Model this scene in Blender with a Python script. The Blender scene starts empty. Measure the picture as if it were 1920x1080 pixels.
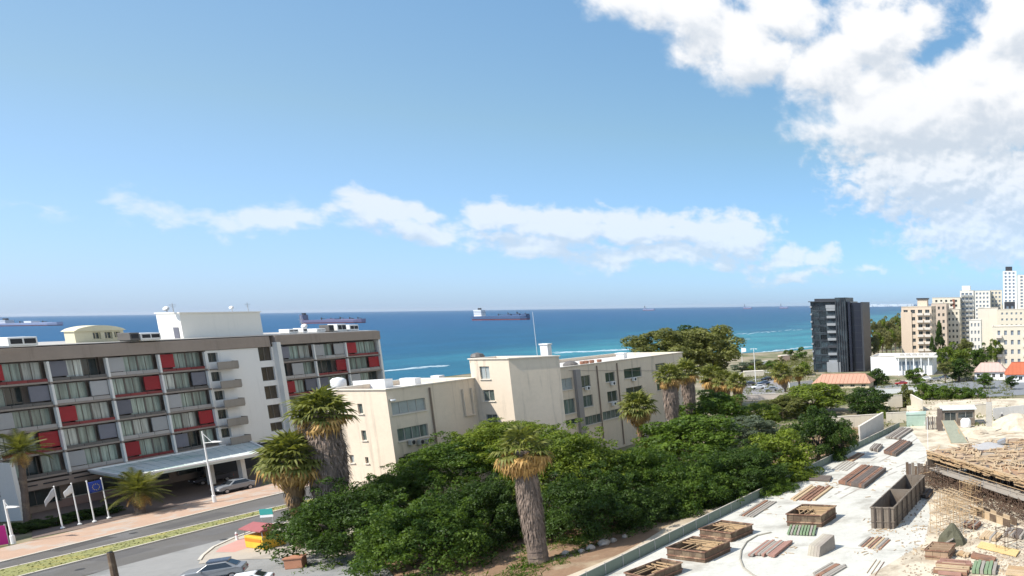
import bpy, bmesh, math, random
import numpy as np
from mathutils import Vector, Matrix

R = math.radians
sc = bpy.context.scene
COL = sc.collection
rnd = random.Random(7)

# ---------------------------------------------------------------- camera
CAMZ = 25.0
F, PX, PY = 1400.0, 1880.0, 785.0            # focal length and principal point, in pixels of the 1920 frame
PITCH, ROLL = math.atan(218 / 1400.0), R(0.77)
_f = Vector((0, math.cos(PITCH), -math.sin(PITCH)))
_u0 = Vector((0, math.sin(PITCH), math.cos(PITCH)))
_r0 = Vector((1, 0, 0))
_r = _r0 * math.cos(ROLL) - _u0 * math.sin(ROLL)
_u = _u0 * math.cos(ROLL) + _r0 * math.sin(ROLL)
cam_data = bpy.data.cameras.new('camera')
cam = bpy.data.objects.new('camera', cam_data)
COL.objects.link(cam)
m = Matrix.Identity(4)
for i in range(3):
    m[i][0], m[i][1], m[i][2] = _r[i], _u[i], -_f[i]
m[2][3] = CAMZ
cam.matrix_world = m
cam_data.sensor_width = 36.0
cam_data.lens = 36.0 * F / 1920.0
cam_data.shift_x = (960 - PX) / 1920.0
cam_data.shift_y = (PY - 540) / 1920.0
cam_data.clip_start = 0.5
cam_data.clip_end = 200000
sc.camera = cam

def ray(px, py):
    return _r * ((px - PX) / F) + _u * ((PY - py) / F) + _f
def P(px, py, z=0.0):                       # point at height z seen at a pixel of the photograph
    v = ray(px, py); t = (z - CAMZ) / v.z
    return Vector((v.x * t, v.y * t, z))
def PD(px, py, Y):                          # point at distance Y ahead
    v = ray(px, py); t = Y / v.y
    return Vector((v.x * t, Y, CAMZ + v.z * t))

# ---------------------------------------------------------------- light
SUN_EL, SUN_AZ = 49.0, 220.0                # azimuth clockwise from +Y (ahead): behind the camera, to the left
sd = Vector((math.sin(R(SUN_AZ)) * math.cos(R(SUN_EL)), math.cos(R(SUN_AZ)) * math.cos(R(SUN_EL)), math.sin(R(SUN_EL))))
sun_data = bpy.data.lights.new('sun', 'SUN')
sun_data.energy = 4.0
sun_data.angle = R(0.53)
sun_data.color = (1.0, 0.955, 0.88)
sun = bpy.data.objects.new('sun', sun_data)
sun.rotation_euler = sd.to_track_quat('Z', 'Y').to_euler()
sun.location = (0, 0, 200)
COL.objects.link(sun)

vs = sc.view_settings
sc.display_settings.display_device = 'sRGB'
vs.view_transform = 'Standard'
vs.look = 'None'
vs.gamma = 1
vs.use_curve_mapping = False
vs.exposure = 0.70

sc.cycles.max_bounces = 5
sc.cycles.diffuse_bounces = 3
sc.cycles.glossy_bounces = 2
sc.cycles.transmission_bounces = 2
sc.cycles.transparent_max_bounces = 4
sc.cycles.use_denoising = True
sc.cycles.sample_clamp_indirect = 6

# ---------------------------------------------------------------- world: sky and clouds, by direction
world = bpy.data.worlds.new("World")
sc.world = world
world.use_nodes = True
wt = world.node_tree
for n in list(wt.nodes):
    wt.nodes.remove(n)

class G:                                    # small helper to write node graphs as expressions
    def __init__(s, t): s.t = t
    def n(s, typ, **kw):
        x = s.t.nodes.new(typ)
        for k, v in kw.items(): setattr(x, k, v)
        return x
    def put(s, sock, v):
        if isinstance(v, bpy.types.NodeSocket): s.t.links.new(v, sock)
        else: sock.default_value = v
    def m(s, op, a, b=0.0, c=0.0, clamp=False):
        x = s.n('ShaderNodeMath', operation=op); x.use_clamp = clamp
        s.put(x.inputs[0], a); s.put(x.inputs[1], b); s.put(x.inputs[2], c)
        return x.outputs[0]
    def v(s, op, a, b=(0, 0, 0)):
        x = s.n('ShaderNodeVectorMath', operation=op)
        s.put(x.inputs[0], a); s.put(x.inputs[1], b)
        return x.outputs['Value'] if op in ('LENGTH', 'DOT_PRODUCT') else x.outputs['Vector']
    def xyz(s, a, b, c=0.0):
        x = s.n('ShaderNodeCombineXYZ'); s.put(x.inputs[0], a); s.put(x.inputs[1], b); s.put(x.inputs[2], c)
        return x.outputs[0]
    def noise(s, vec, scale, detail=6.0, rough=0.55, color=False, dist=0.0):
        x = s.n('ShaderNodeTexNoise'); s.put(x.inputs['Vector'], vec)
        x.inputs['Scale'].default_value = scale; x.inputs['Detail'].default_value = detail
        x.inputs['Roughness'].default_value = rough; x.inputs['Distortion'].default_value = dist
        return x.outputs['Color' if color else 'Fac']
    def step(s, v, lo, hi, a=0.0, b=1.0):
        x = s.n('ShaderNodeMapRange', interpolation_type='SMOOTHSTEP')
        s.put(x.inputs[0], v); s.put(x.inputs[1], lo); s.put(x.inputs[2], hi); s.put(x.inputs[3], a); s.put(x.inputs[4], b)
        return x.outputs[0]
    def mix(s, f, a, b, blend='MIX'):
        x = s.n('ShaderNodeMix', data_type='RGBA', blend_type=blend)
        s.put(x.inputs[0], f); s.put(x.inputs[6], a); s.put(x.inputs[7], b)
        return x.outputs[2]

g = G(wt)
dirv = g.n('ShaderNodeTexCoord').outputs['Generated']
sky = g.n('ShaderNodeTexSky', sky_type='NISHITA')
sky.sun_disc = False
sky.sun_elevation = R(SUN_EL)
sky.sun_rotation = R(SUN_AZ)
sky.air_density = 1.0
sky.dust_density = 0.4
sky.ozone_density = 2.0
sky.altitude = 30
sep = g.n('ShaderNodeSeparateXYZ'); wt.links.new(dirv, sep.inputs[0])
az = g.m('MULTIPLY', g.m('ARCTAN2', sep.outputs[0], sep.outputs[1]), 57.2958)
el = g.m('MULTIPLY', g.m('ARCSINE', sep.outputs[2]), 57.2958)
p0 = g.xyz(az, el, 0.0)
warp = g.v('SUBTRACT', g.noise(p0, 0.16, 3.0, 0.6, color=True), (0.5, 0.5, 0.5))
pw = g.v('ADD', p0, g.v('MULTIPLY', warp, (5.0, 4.0, 0.0)))
# where clouds stand: (px, py, half width, half height, weight); each is a soft region of the sky
BL = [(1200, -20, 90, 60, .75), (1290, 25, 130, 50, .8), (1400, 80, 130, 65, .95), (1470, 15, 110, 60, .8), (1560, 110, 110, 90, 1.0), (1650, 60, 90, 90, 1.1), (1340, 105, 60, 40, .35),
      (1700, 215, 180, 95, 1.35), (1850, 190, 170, 110, 1.35), (1900, 40, 100, 110, 1.0), (1770, 330, 190, 90, 1.3),
      (1700, 335, 110, 70, 1.1), (1930, 370, 190, 110, 1.15), (1830, 430, 140, 70, .95), (1900, 455, 120, 50, .85),
      (2150, 150, 260, 260, 1.1), (2200, 380, 200, 120, 1.0), (1720, 20, 60, 60, .45),
      (300, 392, 80, 26, .55), (510, 415, 125, 26, .72), (730, 402, 100, 32, .9), (820, 432, 85, 22, .75),
      (935, 402, 80, 30, .95), (1060, 420, 105, 38, 1.0), (1200, 425, 105, 38, 1.0), (1340, 432, 105, 40, 1.05), (1240, 478, 170, 24, .85), (1000, 455, 110, 24, .75),
      (970, 450, 100, 22, .55), (1470, 475, 60, 24, .75), (1545, 485, 42, 22, .7), (1500, 508, 90, 16, .55), (1640, 502, 28, 9, .5), (95, 392, 70, 14, .25)]
def cloud_mask(q):
    mask = None
    for (bx, by, rx, ry, w) in BL:
        A = lambda d: (math.degrees(math.atan2(d.x, d.y)), math.degrees(math.asin(d.z)))
        a0, a1, a2 = A(ray(bx, by).normalized()), A(ray(bx + rx, by).normalized()), A(ray(bx, by - ry).normalized())
        ra, re_ = max(abs(a1[0] - a0[0]), .1), max(abs(a2[1] - a0[1]), .1)
        L = g.v('LENGTH', g.v('MULTIPLY', g.v('SUBTRACT', q, (a0[0], a0[1], 0)), (1 / ra, 1 / re_, 0)))
        b = g.m('MULTIPLY_ADD', L, -w, w * 1.25)
        mask = b if mask is None else g.m('SMOOTH_MAX', mask, b, 0.12)
    return mask
mask = cloud_mask(pw)
mask_up = cloud_mask(g.v('ADD', pw, (-0.5, 1.5, 0.0)))
under = g.m('SUBTRACT', mask, mask_up)         # tops face the sun, undersides do not
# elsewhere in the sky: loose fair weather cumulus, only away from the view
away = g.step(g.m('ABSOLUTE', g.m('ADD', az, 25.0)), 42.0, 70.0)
right_fill = g.m('MULTIPLY', g.step(az, 8.0, 25.0), g.step(az, 150.0, 110.0))     # cloud bank's unseen part at the right, added denser to brighten shaded walls
loose = g.m('MULTIPLY', g.step(g.m('ADD', g.noise(p0, 0.035, 2.0, 0.5), g.m('MULTIPLY', right_fill, 0.16)), 0.5, 0.68), g.m('MAXIMUM', away, right_fill))
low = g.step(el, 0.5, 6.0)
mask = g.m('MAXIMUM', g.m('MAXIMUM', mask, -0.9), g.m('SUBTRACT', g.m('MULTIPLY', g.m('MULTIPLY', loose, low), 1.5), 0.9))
sq = (0.30, 0.42, 0.0)
pn = g.v('MULTIPLY', p0, sq)
n1 = g.noise(pn, 1.0, 10.0, 0.60, dist=0.2)
n2 = g.noise(g.v('ADD', pn, (-0.14, 0.26, 0.0)), 1.0, 8.0, 0.56, dist=0.2)
# distant clouds low in the sky show finer billows
far_ = g.step(el, 15.0, 9.0)
off_s = (-0.14, 0.26, 0.0)
f1 = g.noise(pn, 2.3, 8.0, 0.58, dist=0.2)
f2 = g.noise(g.v('ADD', pn, (-0.06, 0.13, 0.0)), 2.3, 7.0, 0.55, dist=0.2)
mixf = lambda a, b: g.m('ADD', g.m('MULTIPLY', a, g.m('SUBTRACT', 1.0, far_)), g.m('MULTIPLY', b, far_))
n1 = mixf(n1, f1); n2 = mixf(n2, f2)
dens = g.m('ADD', mask, g.m('MULTIPLY', g.m('SUBTRACT', n1, 0.5), 1.9))
alpha = g.step(dens, -0.02, 0.62)
relief = g.m('SUBTRACT', n1, n2)            # sun side of each billow brighter
bright = g.step(g.m('ADD', g.m('MULTIPLY', relief, 1.5), g.m('ADD', g.m('MULTIPLY', g.step(dens, 1.7, 0.4), 0.10), g.m('MULTIPLY', under, 0.55))), g.m('MULTIPLY_ADD', far_, 0.10, -0.34), g.m('MULTIPLY_ADD', far_, 0.16, 0.26))
ccol = g.mix(bright, (3.75, 4.1, 4.55, 1), (5.55, 5.6, 5.7, 1))
# the part of the sky near the horizon washes distant clouds a little
wash = g.m('MULTIPLY', g.step(el, 1.0, 16.0, 0.55, 1.0), g.step(az, -52.0, -38.0, 0.72, 1.0))
cr = g.n('ShaderNodeValToRGB')              # sea air: aerosols make the low sky bluer and softer than the clean model
wt.links.new(g.m('DIVIDE', el, 40.0, clamp=True), cr.inputs[0])
for i, (ps, c_) in enumerate(((0.0, (.45, .66, 1.18)), (0.10, (.54, .71, 1.02)), (0.28, (.74, .84, .83)), (0.65, (.87, 1.07, 1.09)))):
    e_ = cr.color_ramp.elements[i] if i < 2 else cr.color_ramp.elements.new(ps)
    e_.position = ps; e_.color = (*c_, 1)
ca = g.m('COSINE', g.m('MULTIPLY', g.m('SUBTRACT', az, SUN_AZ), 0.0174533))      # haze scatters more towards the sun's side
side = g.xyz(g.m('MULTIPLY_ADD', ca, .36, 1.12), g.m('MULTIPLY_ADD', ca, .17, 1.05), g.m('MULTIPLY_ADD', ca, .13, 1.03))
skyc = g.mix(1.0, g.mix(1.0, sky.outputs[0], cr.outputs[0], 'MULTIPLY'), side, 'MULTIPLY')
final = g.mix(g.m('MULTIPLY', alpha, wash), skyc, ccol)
bg = g.n('ShaderNodeBackground')
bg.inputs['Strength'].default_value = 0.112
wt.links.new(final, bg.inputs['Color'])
wo = g.n('ShaderNodeOutputWorld')
wt.links.new(bg.outputs[0], wo.inputs[0])
world.cycles.sampling_method = 'MANUAL'
world.cycles.sample_map_resolution = 512

# ---------------------------------------------------------------- helpers
def M(name, col, rough=0.8, var=0.12, scale=0.6, bump=0.0, bscale=8.0, spec=0.3, metal=0.0, streak=0.0, col2=None, c2at=(0.5, 0.62), orand=0.0, curtain=0.0):
    """procedural material: base colour, two scales of grain, optional second colour in patches, optional rain streaks"""
    mt = bpy.data.materials.new(name); mt.use_nodes = True
    t = mt.node_tree; q = G(t); bs = t.nodes['Principled BSDF']
    oc = q.n('ShaderNodeTexCoord').outputs['Object']
    c = (col[0], col[1], col[2], 1)
    base = c
    if col2:
        base = q.mix(q.step(q.noise(oc, scale * 0.7, 6, 0.6), c2at[0], c2at[1]), c, (col2[0], col2[1], col2[2], 1))
    f1 = q.noise(oc, scale, 5, 0.6)
    f2 = q.noise(oc, scale * 9, 3, 0.6)
    f = q.m('ADD', q.m('MULTIPLY', q.m('SUBTRACT', f1, .5), 2.4 * var), q.m('MULTIPLY', q.m('SUBTRACT', f2, .5), 1.5 * var))
    f = q.m('ADD', f, 1.0)
    if streak:
        st = q.noise(q.v('MULTIPLY', oc, (1.3, 1.3, 0.08)), 1.0, 5, 0.65)
        f = q.m('MULTIPLY', f, q.step(st, 0.52, 0.75, 1.0, 1.0 - streak))
    if orand:
        f = q.m('MULTIPLY', f, q.m('MULTIPLY_ADD', q.n('ShaderNodeObjectInfo').outputs['Random'], 2 * orand, 1 - orand))
    if curtain:                                # folds and gaps of curtains behind the glass, different in every window
        sh = q.v('ADD', oc, q.xyz(0.0, q.m('MULTIPLY', q.n('ShaderNodeObjectInfo').outputs['Random'], 91.0), 0.0))
        f = q.m('MULTIPLY', f, q.step(q.noise(q.v('MULTIPLY', sh, (0, 1.6, .08)), 1.0, 4, .7), .38, .62, 1.0 - curtain, 1.15))
    out = q.v('SCALE', base[:3] if isinstance(base, tuple) else base)
    t.links.new(f, out.node.inputs['Scale'])
    t.links.new(out, bs.inputs['Base Color'])
    bs.inputs['Roughness'].default_value = rough
    bs.inputs['Specular IOR Level'].default_value = spec
    bs.inputs['Metallic'].default_value = metal
    if bump:
        b = q.n('ShaderNodeBump'); b.inputs['Strength'].default_value = bump; b.inputs['Distance'].default_value = 0.1
        t.links.new(q.noise(oc, bscale, 5, 0.6), b.inputs['Height']); t.links.new(b.outputs[0], bs.inputs['Normal'])
    return mt

def MG(name, col, rough=0.12, spec=0.6, var=.25, scale=.5):      # window glass with whatever is behind it
    return M(name, col, rough, var, scale, spec=spec)

class MB:
    def __init__(s): s.v = []; s.f = []
    def add(s, vs_, fs):
        o = len(s.v); s.v += [tuple(x) for x in vs_]; s.f += [tuple(i + o for i in f) for f in fs]; return s
    def quad(s, a, b, c, d): return s.add((a, b, c, d), ((0, 1, 2, 3),))
    def box(s, x0, x1, y0, y1, z0, z1):
        if x0 > x1: x0, x1 = x1, x0
        if y0 > y1: y0, y1 = y1, y0
        if z0 > z1: z0, z1 = z1, z0
        return s.add([(x0, y0, z0), (x1, y0, z0), (x1, y1, z0), (x0, y1, z0), (x0, y0, z1), (x1, y0, z1), (x1, y1, z1), (x0, y1, z1)],
                     [(0, 3, 2, 1), (4, 5, 6, 7), (0, 1, 5, 4), (1, 2, 6, 5), (2, 3, 7, 6), (3, 0, 4, 7)])
    def bar(s, a, b, w, h, up=(0, 0, 1)):               # rectangular bar from a to b
        a, b = Vector(a), Vector(b); d = (b - a).normalized(); up = Vector(up)
        if abs(d.dot(up)) > .99: up = Vector((1, 0, 0))
        s_ = d.cross(up).normalized() * (w / 2); t_ = s_.cross(d).normalized() * (h / 2)
        pts = [a - s_ - t_, a + s_ - t_, a + s_ + t_, a - s_ + t_, b - s_ - t_, b + s_ - t_, b + s_ + t_, b - s_ + t_]
        return s.add(pts, [(0, 3, 2, 1), (4, 5, 6, 7), (0, 1, 5, 4), (1, 2, 6, 5), (2, 3, 7, 6), (3, 0, 4, 7)])
    def prism(s, pts, z0, z1):                          # footprint (counter-clockwise) between two heights
        n = len(pts); z0s = z0 if isinstance(z0, (list, tuple)) else [z0] * n; z1s = z1 if isinstance(z1, (list, tuple)) else [z1] * n
        vs_ = [(p[0], p[1], z0s[i]) for i, p in enumerate(pts)] + [(p[0], p[1], z1s[i]) for i, p in enumerate(pts)]
        fs = [tuple(range(n))[::-1], tuple(range(n, 2 * n))] + [(i, (i + 1) % n, n + (i + 1) % n, n + i) for i in range(n)]
        return s.add(vs_, fs)
    def tube(s, a, b, r0, r1=None, n=8, cap=True):
        a, b = Vector(a), Vector(b); r1 = r0 if r1 is None else r1
        d = (b - a).normalized(); x = d.cross(Vector((0, 0, 1)) if abs(d.z) < .9 else Vector((1, 0, 0))).normalized(); y = d.cross(x)
        vs_ = []
        for (c, r_) in ((a, r0), (b, r1)):
            for i in range(n):
                t = 2 * math.pi * i / n; vs_.append(c + x * math.cos(t) * r_ + y * math.sin(t) * r_)
        fs = [(i, (i + 1) % n, n + (i + 1) % n, n + i) for i in range(n)]
        if cap: fs += [tuple(range(n))[::-1], tuple(range(n, 2 * n))]
        return s.add(vs_, fs)
    def lathe(s, prof, n=16, c=(0, 0), jit=0.0, rg=None):
        vs_ = []; fs = []
        for (r_, z) in prof:
            for i in range(n):
                t = 2 * math.pi * i / n; k = 1 + (rg.uniform(-jit, jit) if rg else 0)
                vs_.append((c[0] + math.cos(t) * r_ * k, c[1] + math.sin(t) * r_ * k, z))
        for j in range(len(prof) - 1):
            for i in range(n): fs.append((j * n + i, j * n + (i + 1) % n, (j + 1) * n + (i + 1) % n, (j + 1) * n + i))
        fs += [tuple(range(n))[::-1], tuple(range((len(prof) - 1) * n, len(prof) * n))]
        return s.add(vs_, fs)
    def path(s, pts, rs, n=6):
        for i in range(len(pts) - 1): s.tube(pts[i], pts[i + 1], rs[i], rs[i + 1], n, cap=(i in (0, len(pts) - 2)))
        return s
    def mesh(s, name, mat=None, smooth=False):
        me = bpy.data.meshes.new(name); me.from_pydata([tuple(v) for v in s.v], [], s.f)
        if mat: me.materials.append(mat)
        if smooth: me.polygons.foreach_set('use_smooth', [True] * len(me.polygons))
        me.update(); return me
    def build(s, name, mat, parent=None, smooth=False, bevel=0.0, loc=None):
        o = bpy.data.objects.new(name, s.mesh(name, mat, smooth)); COL.objects.link(o)
        if parent: o.parent = parent
        if loc is not None: o.location = loc
        if bevel:
            b = o.modifiers.new('bevel', 'BEVEL'); b.width = bevel; b.segments = 2; b.limit_method = 'ANGLE'
        return o

def tag(o, label=None, cat=None, group=None, kind=None):
    for k, v in (('label', label), ('category', cat), ('group', group), ('kind', kind)):
        if v: o[k] = v
    return o
def thing(name, label, cat, loc=(0, 0, 0), rz=0.0, group=None):
    o = bpy.data.objects.new(name, None); COL.objects.link(o); o.empty_display_size = 0.3
    o.location = loc; o.rotation_euler = (0, 0, rz)
    return tag(o, label, cat, group)
def struct(mb, name, mat, label=None, kind='structure', smooth=False):
    o = mb.build(name, mat, smooth=smooth) if isinstance(mb, MB) else mb
    return tag(o, label, None, None, kind)
def inst(name, mesh, parent=None, loc=(0, 0, 0), rot=(0, 0, 0), scale=(1, 1, 1)):
    o = bpy.data.objects.new(name, mesh); COL.objects.link(o)
    if parent: o.parent = parent
    o.location = loc; o.rotation_euler = rot; o.scale = scale
    return o
def copy_tree(o, parent=None):
    c = o.copy(); COL.objects.link(c)
    if parent: c.parent = parent
    for ch in o.children: copy_tree(ch, c)
    return c

class Plane:                                 # a wall plane: origin, horizontal direction, outward normal
    def __init__(s, a, b):
        s.a = Vector((a[0], a[1], 0)); d = Vector((b[0] - a[0], b[1] - a[1], 0)); s.len = d.length
        s.u = d.normalized(); s.n = Vector((s.u.y, -s.u.x, 0))       # walking a->b counter-clockwise, outside is on the right
    def px(s, px, py):
        v = ray(px, py); o = Vector((0, 0, CAMZ)); t = (s.a - o).dot(s.n) / v.dot(s.n); p = o + v * t
        return (p - s.a).dot(s.u), p.z
    def rect(s, x0, x1, y0, y1):             # pixel rectangle -> u0,u1,z0,z1 on the wall
        xm, ym = (x0 + x1) / 2, (y0 + y1) / 2
        u0, u1 = s.px(x0, ym)[0], s.px(x1, ym)[0]; z0, z1 = s.px(xm, y1)[1], s.px(xm, y0)[1]
        return (min(u0, u1), max(u0, u1), min(z0, z1), max(z0, z1))
    def at(s, u, z, out=0.0):
        p = s.a + s.u * u + s.n * out; return (p.x, p.y, z)

def wall(mb, pl, u0, u1, z0, z1, holes, depth=0.25):
    """wall rectangle with real openings and reveals"""
    us = sorted({u0, u1, *[min(max(h[i], u0), u1) for h in holes for i in (0, 1)]}); zs = sorted({z0, z1, *[min(max(h[i], z0), z1) for h in holes for i in (2, 3)]})
    for i in range(len(us) - 1):
        for j in range(len(zs) - 1):
            uc, zc = (us[i] + us[i + 1]) / 2, (zs[j] + zs[j + 1]) / 2
            if us[i + 1] - us[i] < 1e-5 or zs[j + 1] - zs[j] < 1e-5: continue
            if any(h[0] < uc < h[1] and h[2] < zc < h[3] for h in holes): continue
            mb.quad(pl.at(us[i], zs[j]), pl.at(us[i + 1], zs[j]), pl.at(us[i + 1], zs[j + 1]), pl.at(us[i], zs[j + 1]))
    for (a, b, c, d) in [h[:4] for h in holes]:
        D = -depth
        mb.quad(pl.at(a, c), pl.at(b, c), pl.at(b, c, D), pl.at(a, c, D))
        mb.quad(pl.at(a, d, D), pl.at(b, d, D), pl.at(b, d), pl.at(a, d))
        mb.quad(pl.at(a, c), pl.at(a, c, D), pl.at(a, d, D), pl.at(a, d))
        mb.quad(pl.at(b, c, D), pl.at(b, c), pl.at(b, d), pl.at(b, d, D))

def pbox(mb, pl, u0, u1, z0, z1, o0, o1):     # box on a wall plane between two outward offsets
    pts = [pl.at(u, z, o) for o in (o1, o0) for (u, z) in ((u0, z0), (u1, z0), (u1, z1), (u0, z1))]
    return mb.add(pts, [(0, 1, 2, 3), (7, 6, 5, 4), (0, 4, 5, 1), (1, 5, 6, 2), (2, 6, 7, 3), (3, 7, 4, 0)])

def window(parent, pl, h, glass, frame, depth=0.2, mull=1, bar=0.07, name='window'):
    """frame with mullions and its glass as a sub-part, set back in an opening"""
    a, b, c, d = h[:4]; fm = MB(); t = bar; o0, o1 = -depth, -depth + 0.06
    pbox(fm, pl, a + .002, b - .002, c + .002, c + t, o0, o1); pbox(fm, pl, a + .002, b - .002, d - t, d - .002, o0, o1)
    pbox(fm, pl, a + .002, a + t, c + t, d - t, o0, o1); pbox(fm, pl, b - t, b - .002, c + t, d - t, o0, o1)
    for k in range(mull):
        x = a + (b - a) * (k + 1) / (mull + 1); pbox(fm, pl, x - t / 2, x + t / 2, c + t, d - t, o0, o1 + .01)
    w = fm.build(name, frame, parent)
    gm = MB(); gm.quad(pl.at(a, c, -depth + .02), pl.at(b, c, -depth + .02), pl.at(b, d, -depth + .02), pl.at(a, d, -depth + .02))
    gm.build('pane', glass, w)
    return w

# ---------------------------------------------------------------- materials
m_conc = M('concrete', (.42, .40, .36), .9, .14, .5, bump=.3)
m_asph = M('asphalt', (.125, .118, .108), .9, .14, .25, bump=.3, bscale=20, col2=(.145, .14, .135))
m_lot = M('parking_asphalt', (.27, .265, .25), .9, .12, .18, bump=.3, bscale=20, col2=(.2, .2, .19))
m_pave = M('pink_paving', (.44, .30, .215), .9, .12, .5, bump=.2, col2=(.42, .36, .30))
m_sand = M('sandy_ground', (.50, .42, .31), .95, .2, .12, bump=.4, bscale=3, col2=(.38, .31, .22))
m_soil = M('red_soil', (.24, .15, .09), .95, .3, .25, bump=.5, bscale=3, col2=(.33, .25, .16))
m_grass = M('median_grass', (.25, .25, .10), .95, .3, .7, bump=.5, bscale=12, col2=(.30, .27, .09))
m_kerb = M('kerb_stone', (.55, .50, .42), .85, .1, .8)
m_white = M('white_render', (.78, .78, .77), .85, .04, .3, streak=.05)
m_dark = M('dark_interior', (.025, .025, .028), .6, .3, .4)
m_metal = M('galvanised_metal', (.45, .46, .47), .4, .1, 1, metal=.7)
m_whitemetal = M('white_painted_metal', (.78, .77, .74), .45, .06, 1)
m_wood = M('weathered_plywood', (.115, .078, .052), .85, .35, 1.2, bump=.3, col2=(.19, .14, .09))
m_wood2 = M('fresh_timber', (.42, .29, .16), .85, .25, 1.0, bump=.3, col2=(.42, .27, .15))
m_wood3 = M('red_brown_timber', (.19, .10, .065), .85, .35, 1.2, bump=.3, col2=(.40, .26, .17))

# ---------------------------------------------------------------- ground, sea
SEA = -4.0
SH = [(-300, -600), (-235, 0), (-227, 201), (-250, 312), (-243, 360), (-236, 400), (-222, 430), (-178, 441), (-143, 466), (-120, 507), (-92, 580), (-96, 760), (-124, 1015),
      (-196, 1624), (-278, 2300), (-362, 3000), (-540, 4500), (-1080, 9000)]
def shore(y):
    for (a, b) in zip(SH, SH[1:]):
        if y <= b[1]:
            t = max(0.0, (y - a[1]) / (b[1] - a[1])); return a[0] + (b[0] - a[0]) * t
    return SH[-1][0]
def sstep(x, a, b):
    t = min(max((x - a) / (b - a), 0), 1); return t * t * (3 - 2 * t)
def gz(x, y):                                # height of the land
    h = -3.0 * sstep(y, 150, 270)
    t = x - shore(y)
    if t < 14: h = h + (SEA - 1.2 - h) * (1 - sstep(t, -8, 14))
    return h
ys = [-500, -300, -150, -50] + list(range(0, 150, 25)) + list(range(150, 620, 8)) + [640, 680, 720, 780, 850, 930, 1015, 1150, 1300, 1450, 1624, 1900, 2300, 3000, 4500, 6500, 9000]
ts = [-80, -30, -14, -8, -5, -2, 1, 4, 7, 10, 14, 20, 30, 45, 60, 80, 110, 150, 200, 260, 330, 420, 550, 800, 1200, 2000, 4000]
gm = MB(); nt = len(ts)
for y in ys:
    for t in ts:
        x = shore(y) + t; gm.v.append((x, y, gz(x, y) - .02))
for j in range(len(ys) - 1):
    for i in range(nt - 1):
        gm.f.append((j * nt + i, j * nt + i + 1, (j + 1) * nt + i + 1, (j + 1) * nt + i))
m_ground = M('mixed_ground', (.27, .225, .155), .95, .3, .13, bump=.3, bscale=1, col2=(.12, .13, .055), c2at=(.40, .62))
struct(gm, 'ground', m_ground, smooth=True)

bm_ = MB()                                   # beach strip along the water
prev = None
for y in list(range(150, 600, 8)) + [640, 700, 760, 850, 1015, 1300, 1624, 2000]:
    x = shore(y); wdt = 13 + 3 * math.sin(y * .05)
    cur = [(x + k, y, gz(x + k, y) + .05) for k in (-9, -2, 4, wdt)]
    if prev:
        for i in range(3): bm_.quad(prev[i], prev[i + 1], cur[i + 1], cur[i])
    prev = cur
struct(bm_, 'beach', M('beach_sand', (.55, .48, .36), .95, .12, .2), smooth=True)

mt = bpy.data.materials.new('sea_water'); mt.use_nodes = True
t_ = mt.node_tree; q = G(t_); bs = t_.nodes['Principled BSDF']
oc = q.n('ShaderNodeTexCoord').outputs['Object']
sx = q.n('ShaderNodeSeparateXYZ'); t_.links.new(oc, sx.inputs[0])
# water colour by how far out it lies: shallow turquoise to deep blue
off = q.m('SUBTRACT', q.m('MULTIPLY', sx.outputs[0], -1.0), 200.0)
patch = q.noise(q.v('MULTIPLY', oc, (.004, .0025, 0)), 1.0, 5, .6)
offn = q.m('ADD', off, q.m('MULTIPLY', q.m('SUBTRACT', patch, .5), 700.0))
c1 = q.mix(q.step(offn, -60, 260), (.035, .20, .235, 1), (.006, .088, .165, 1))
c2 = q.mix(q.step(offn, 100, 1100), c1, (.012, .080, .180, 1))
rip = q.noise(q.v('MULTIPLY', oc, (.022, .011, 0)), 1.0, 9, .72)
c3 = q.mix(q.m('MULTIPLY', q.step(rip, .36, .64), .42), c2, (.002, .032, .085, 1))
t_.links.new(c3, bs.inputs['Base Color'])
bs.inputs['Roughness'].default_value = .38
bs.inputs['IOR'].default_value = 1.2
bs.inputs['Specular IOR Level'].default_value = .35
bp = q.n('ShaderNodeBump'); bp.inputs['Strength'].default_value = .9; bp.inputs['Distance'].default_value = 1.2
t_.links.new(q.noise(q.v('MULTIPLY', oc, (.16, .3, .2)), 1.0, 6, .6), bp.inputs['Height'])
t_.links.new(bp.outputs[0], bs.inputs['Normal'])
sm = MB()
rows = [-2000, 0, 500, 1500, 4000, 12000, 26000]; cols = [-34000, -12000, -5000, -1500, -400, 400, 5000, 12000]
for y in rows:
    for x in cols: sm.v.append((x, y, SEA))
for j in range(len(rows) - 1):
    for i in range(len(cols) - 1):
        k = j * len(cols) + i; sm.f.append((k, k + 1, k + 1 + len(cols), k + len(cols)))
struct(sm, 'sea', mt)

# breaking waves: low ridges of foam
m_foam = M('sea_foam', (.36, .46, .51), .8, .3, .3)
def foam(px0, py0, px1, py1, n, w, sd_):
    rg = random.Random(sd_); mb = MB()
    for i in range(n):
        t = (i + rg.random()) / n; a = P(px0 + (px1 - px0) * t, py0 + (py1 - py0) * t + rg.uniform(-1.2, 1.2), SEA)
        dr = (P(px1, py1, SEA) - P(px0, py0, SEA)).normalized(); pr = Vector((-dr.y, dr.x, 0))
        L = rg.uniform(2, 9); W = rg.uniform(.4, 1) * w; Z = SEA + .04
        pts = []
        for k in range(8):
            an = k / 8 * 2 * math.pi; q_ = a + dr * math.cos(an) * L * rg.uniform(.7, 1) + pr * math.sin(an) * W * rg.uniform(.6, 1); pts.append((q_.x, q_.y))
        top = len(mb.v); mb.v += [(p[0], p[1], Z) for p in pts] + [(a.x, a.y, Z + .35)]
        mb.f += [(top + k, top + (k + 1) % 8, top + 8) for k in range(8)]
    return mb
fo = foam(728, 695, 835, 686, 22, .8, 1)
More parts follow.
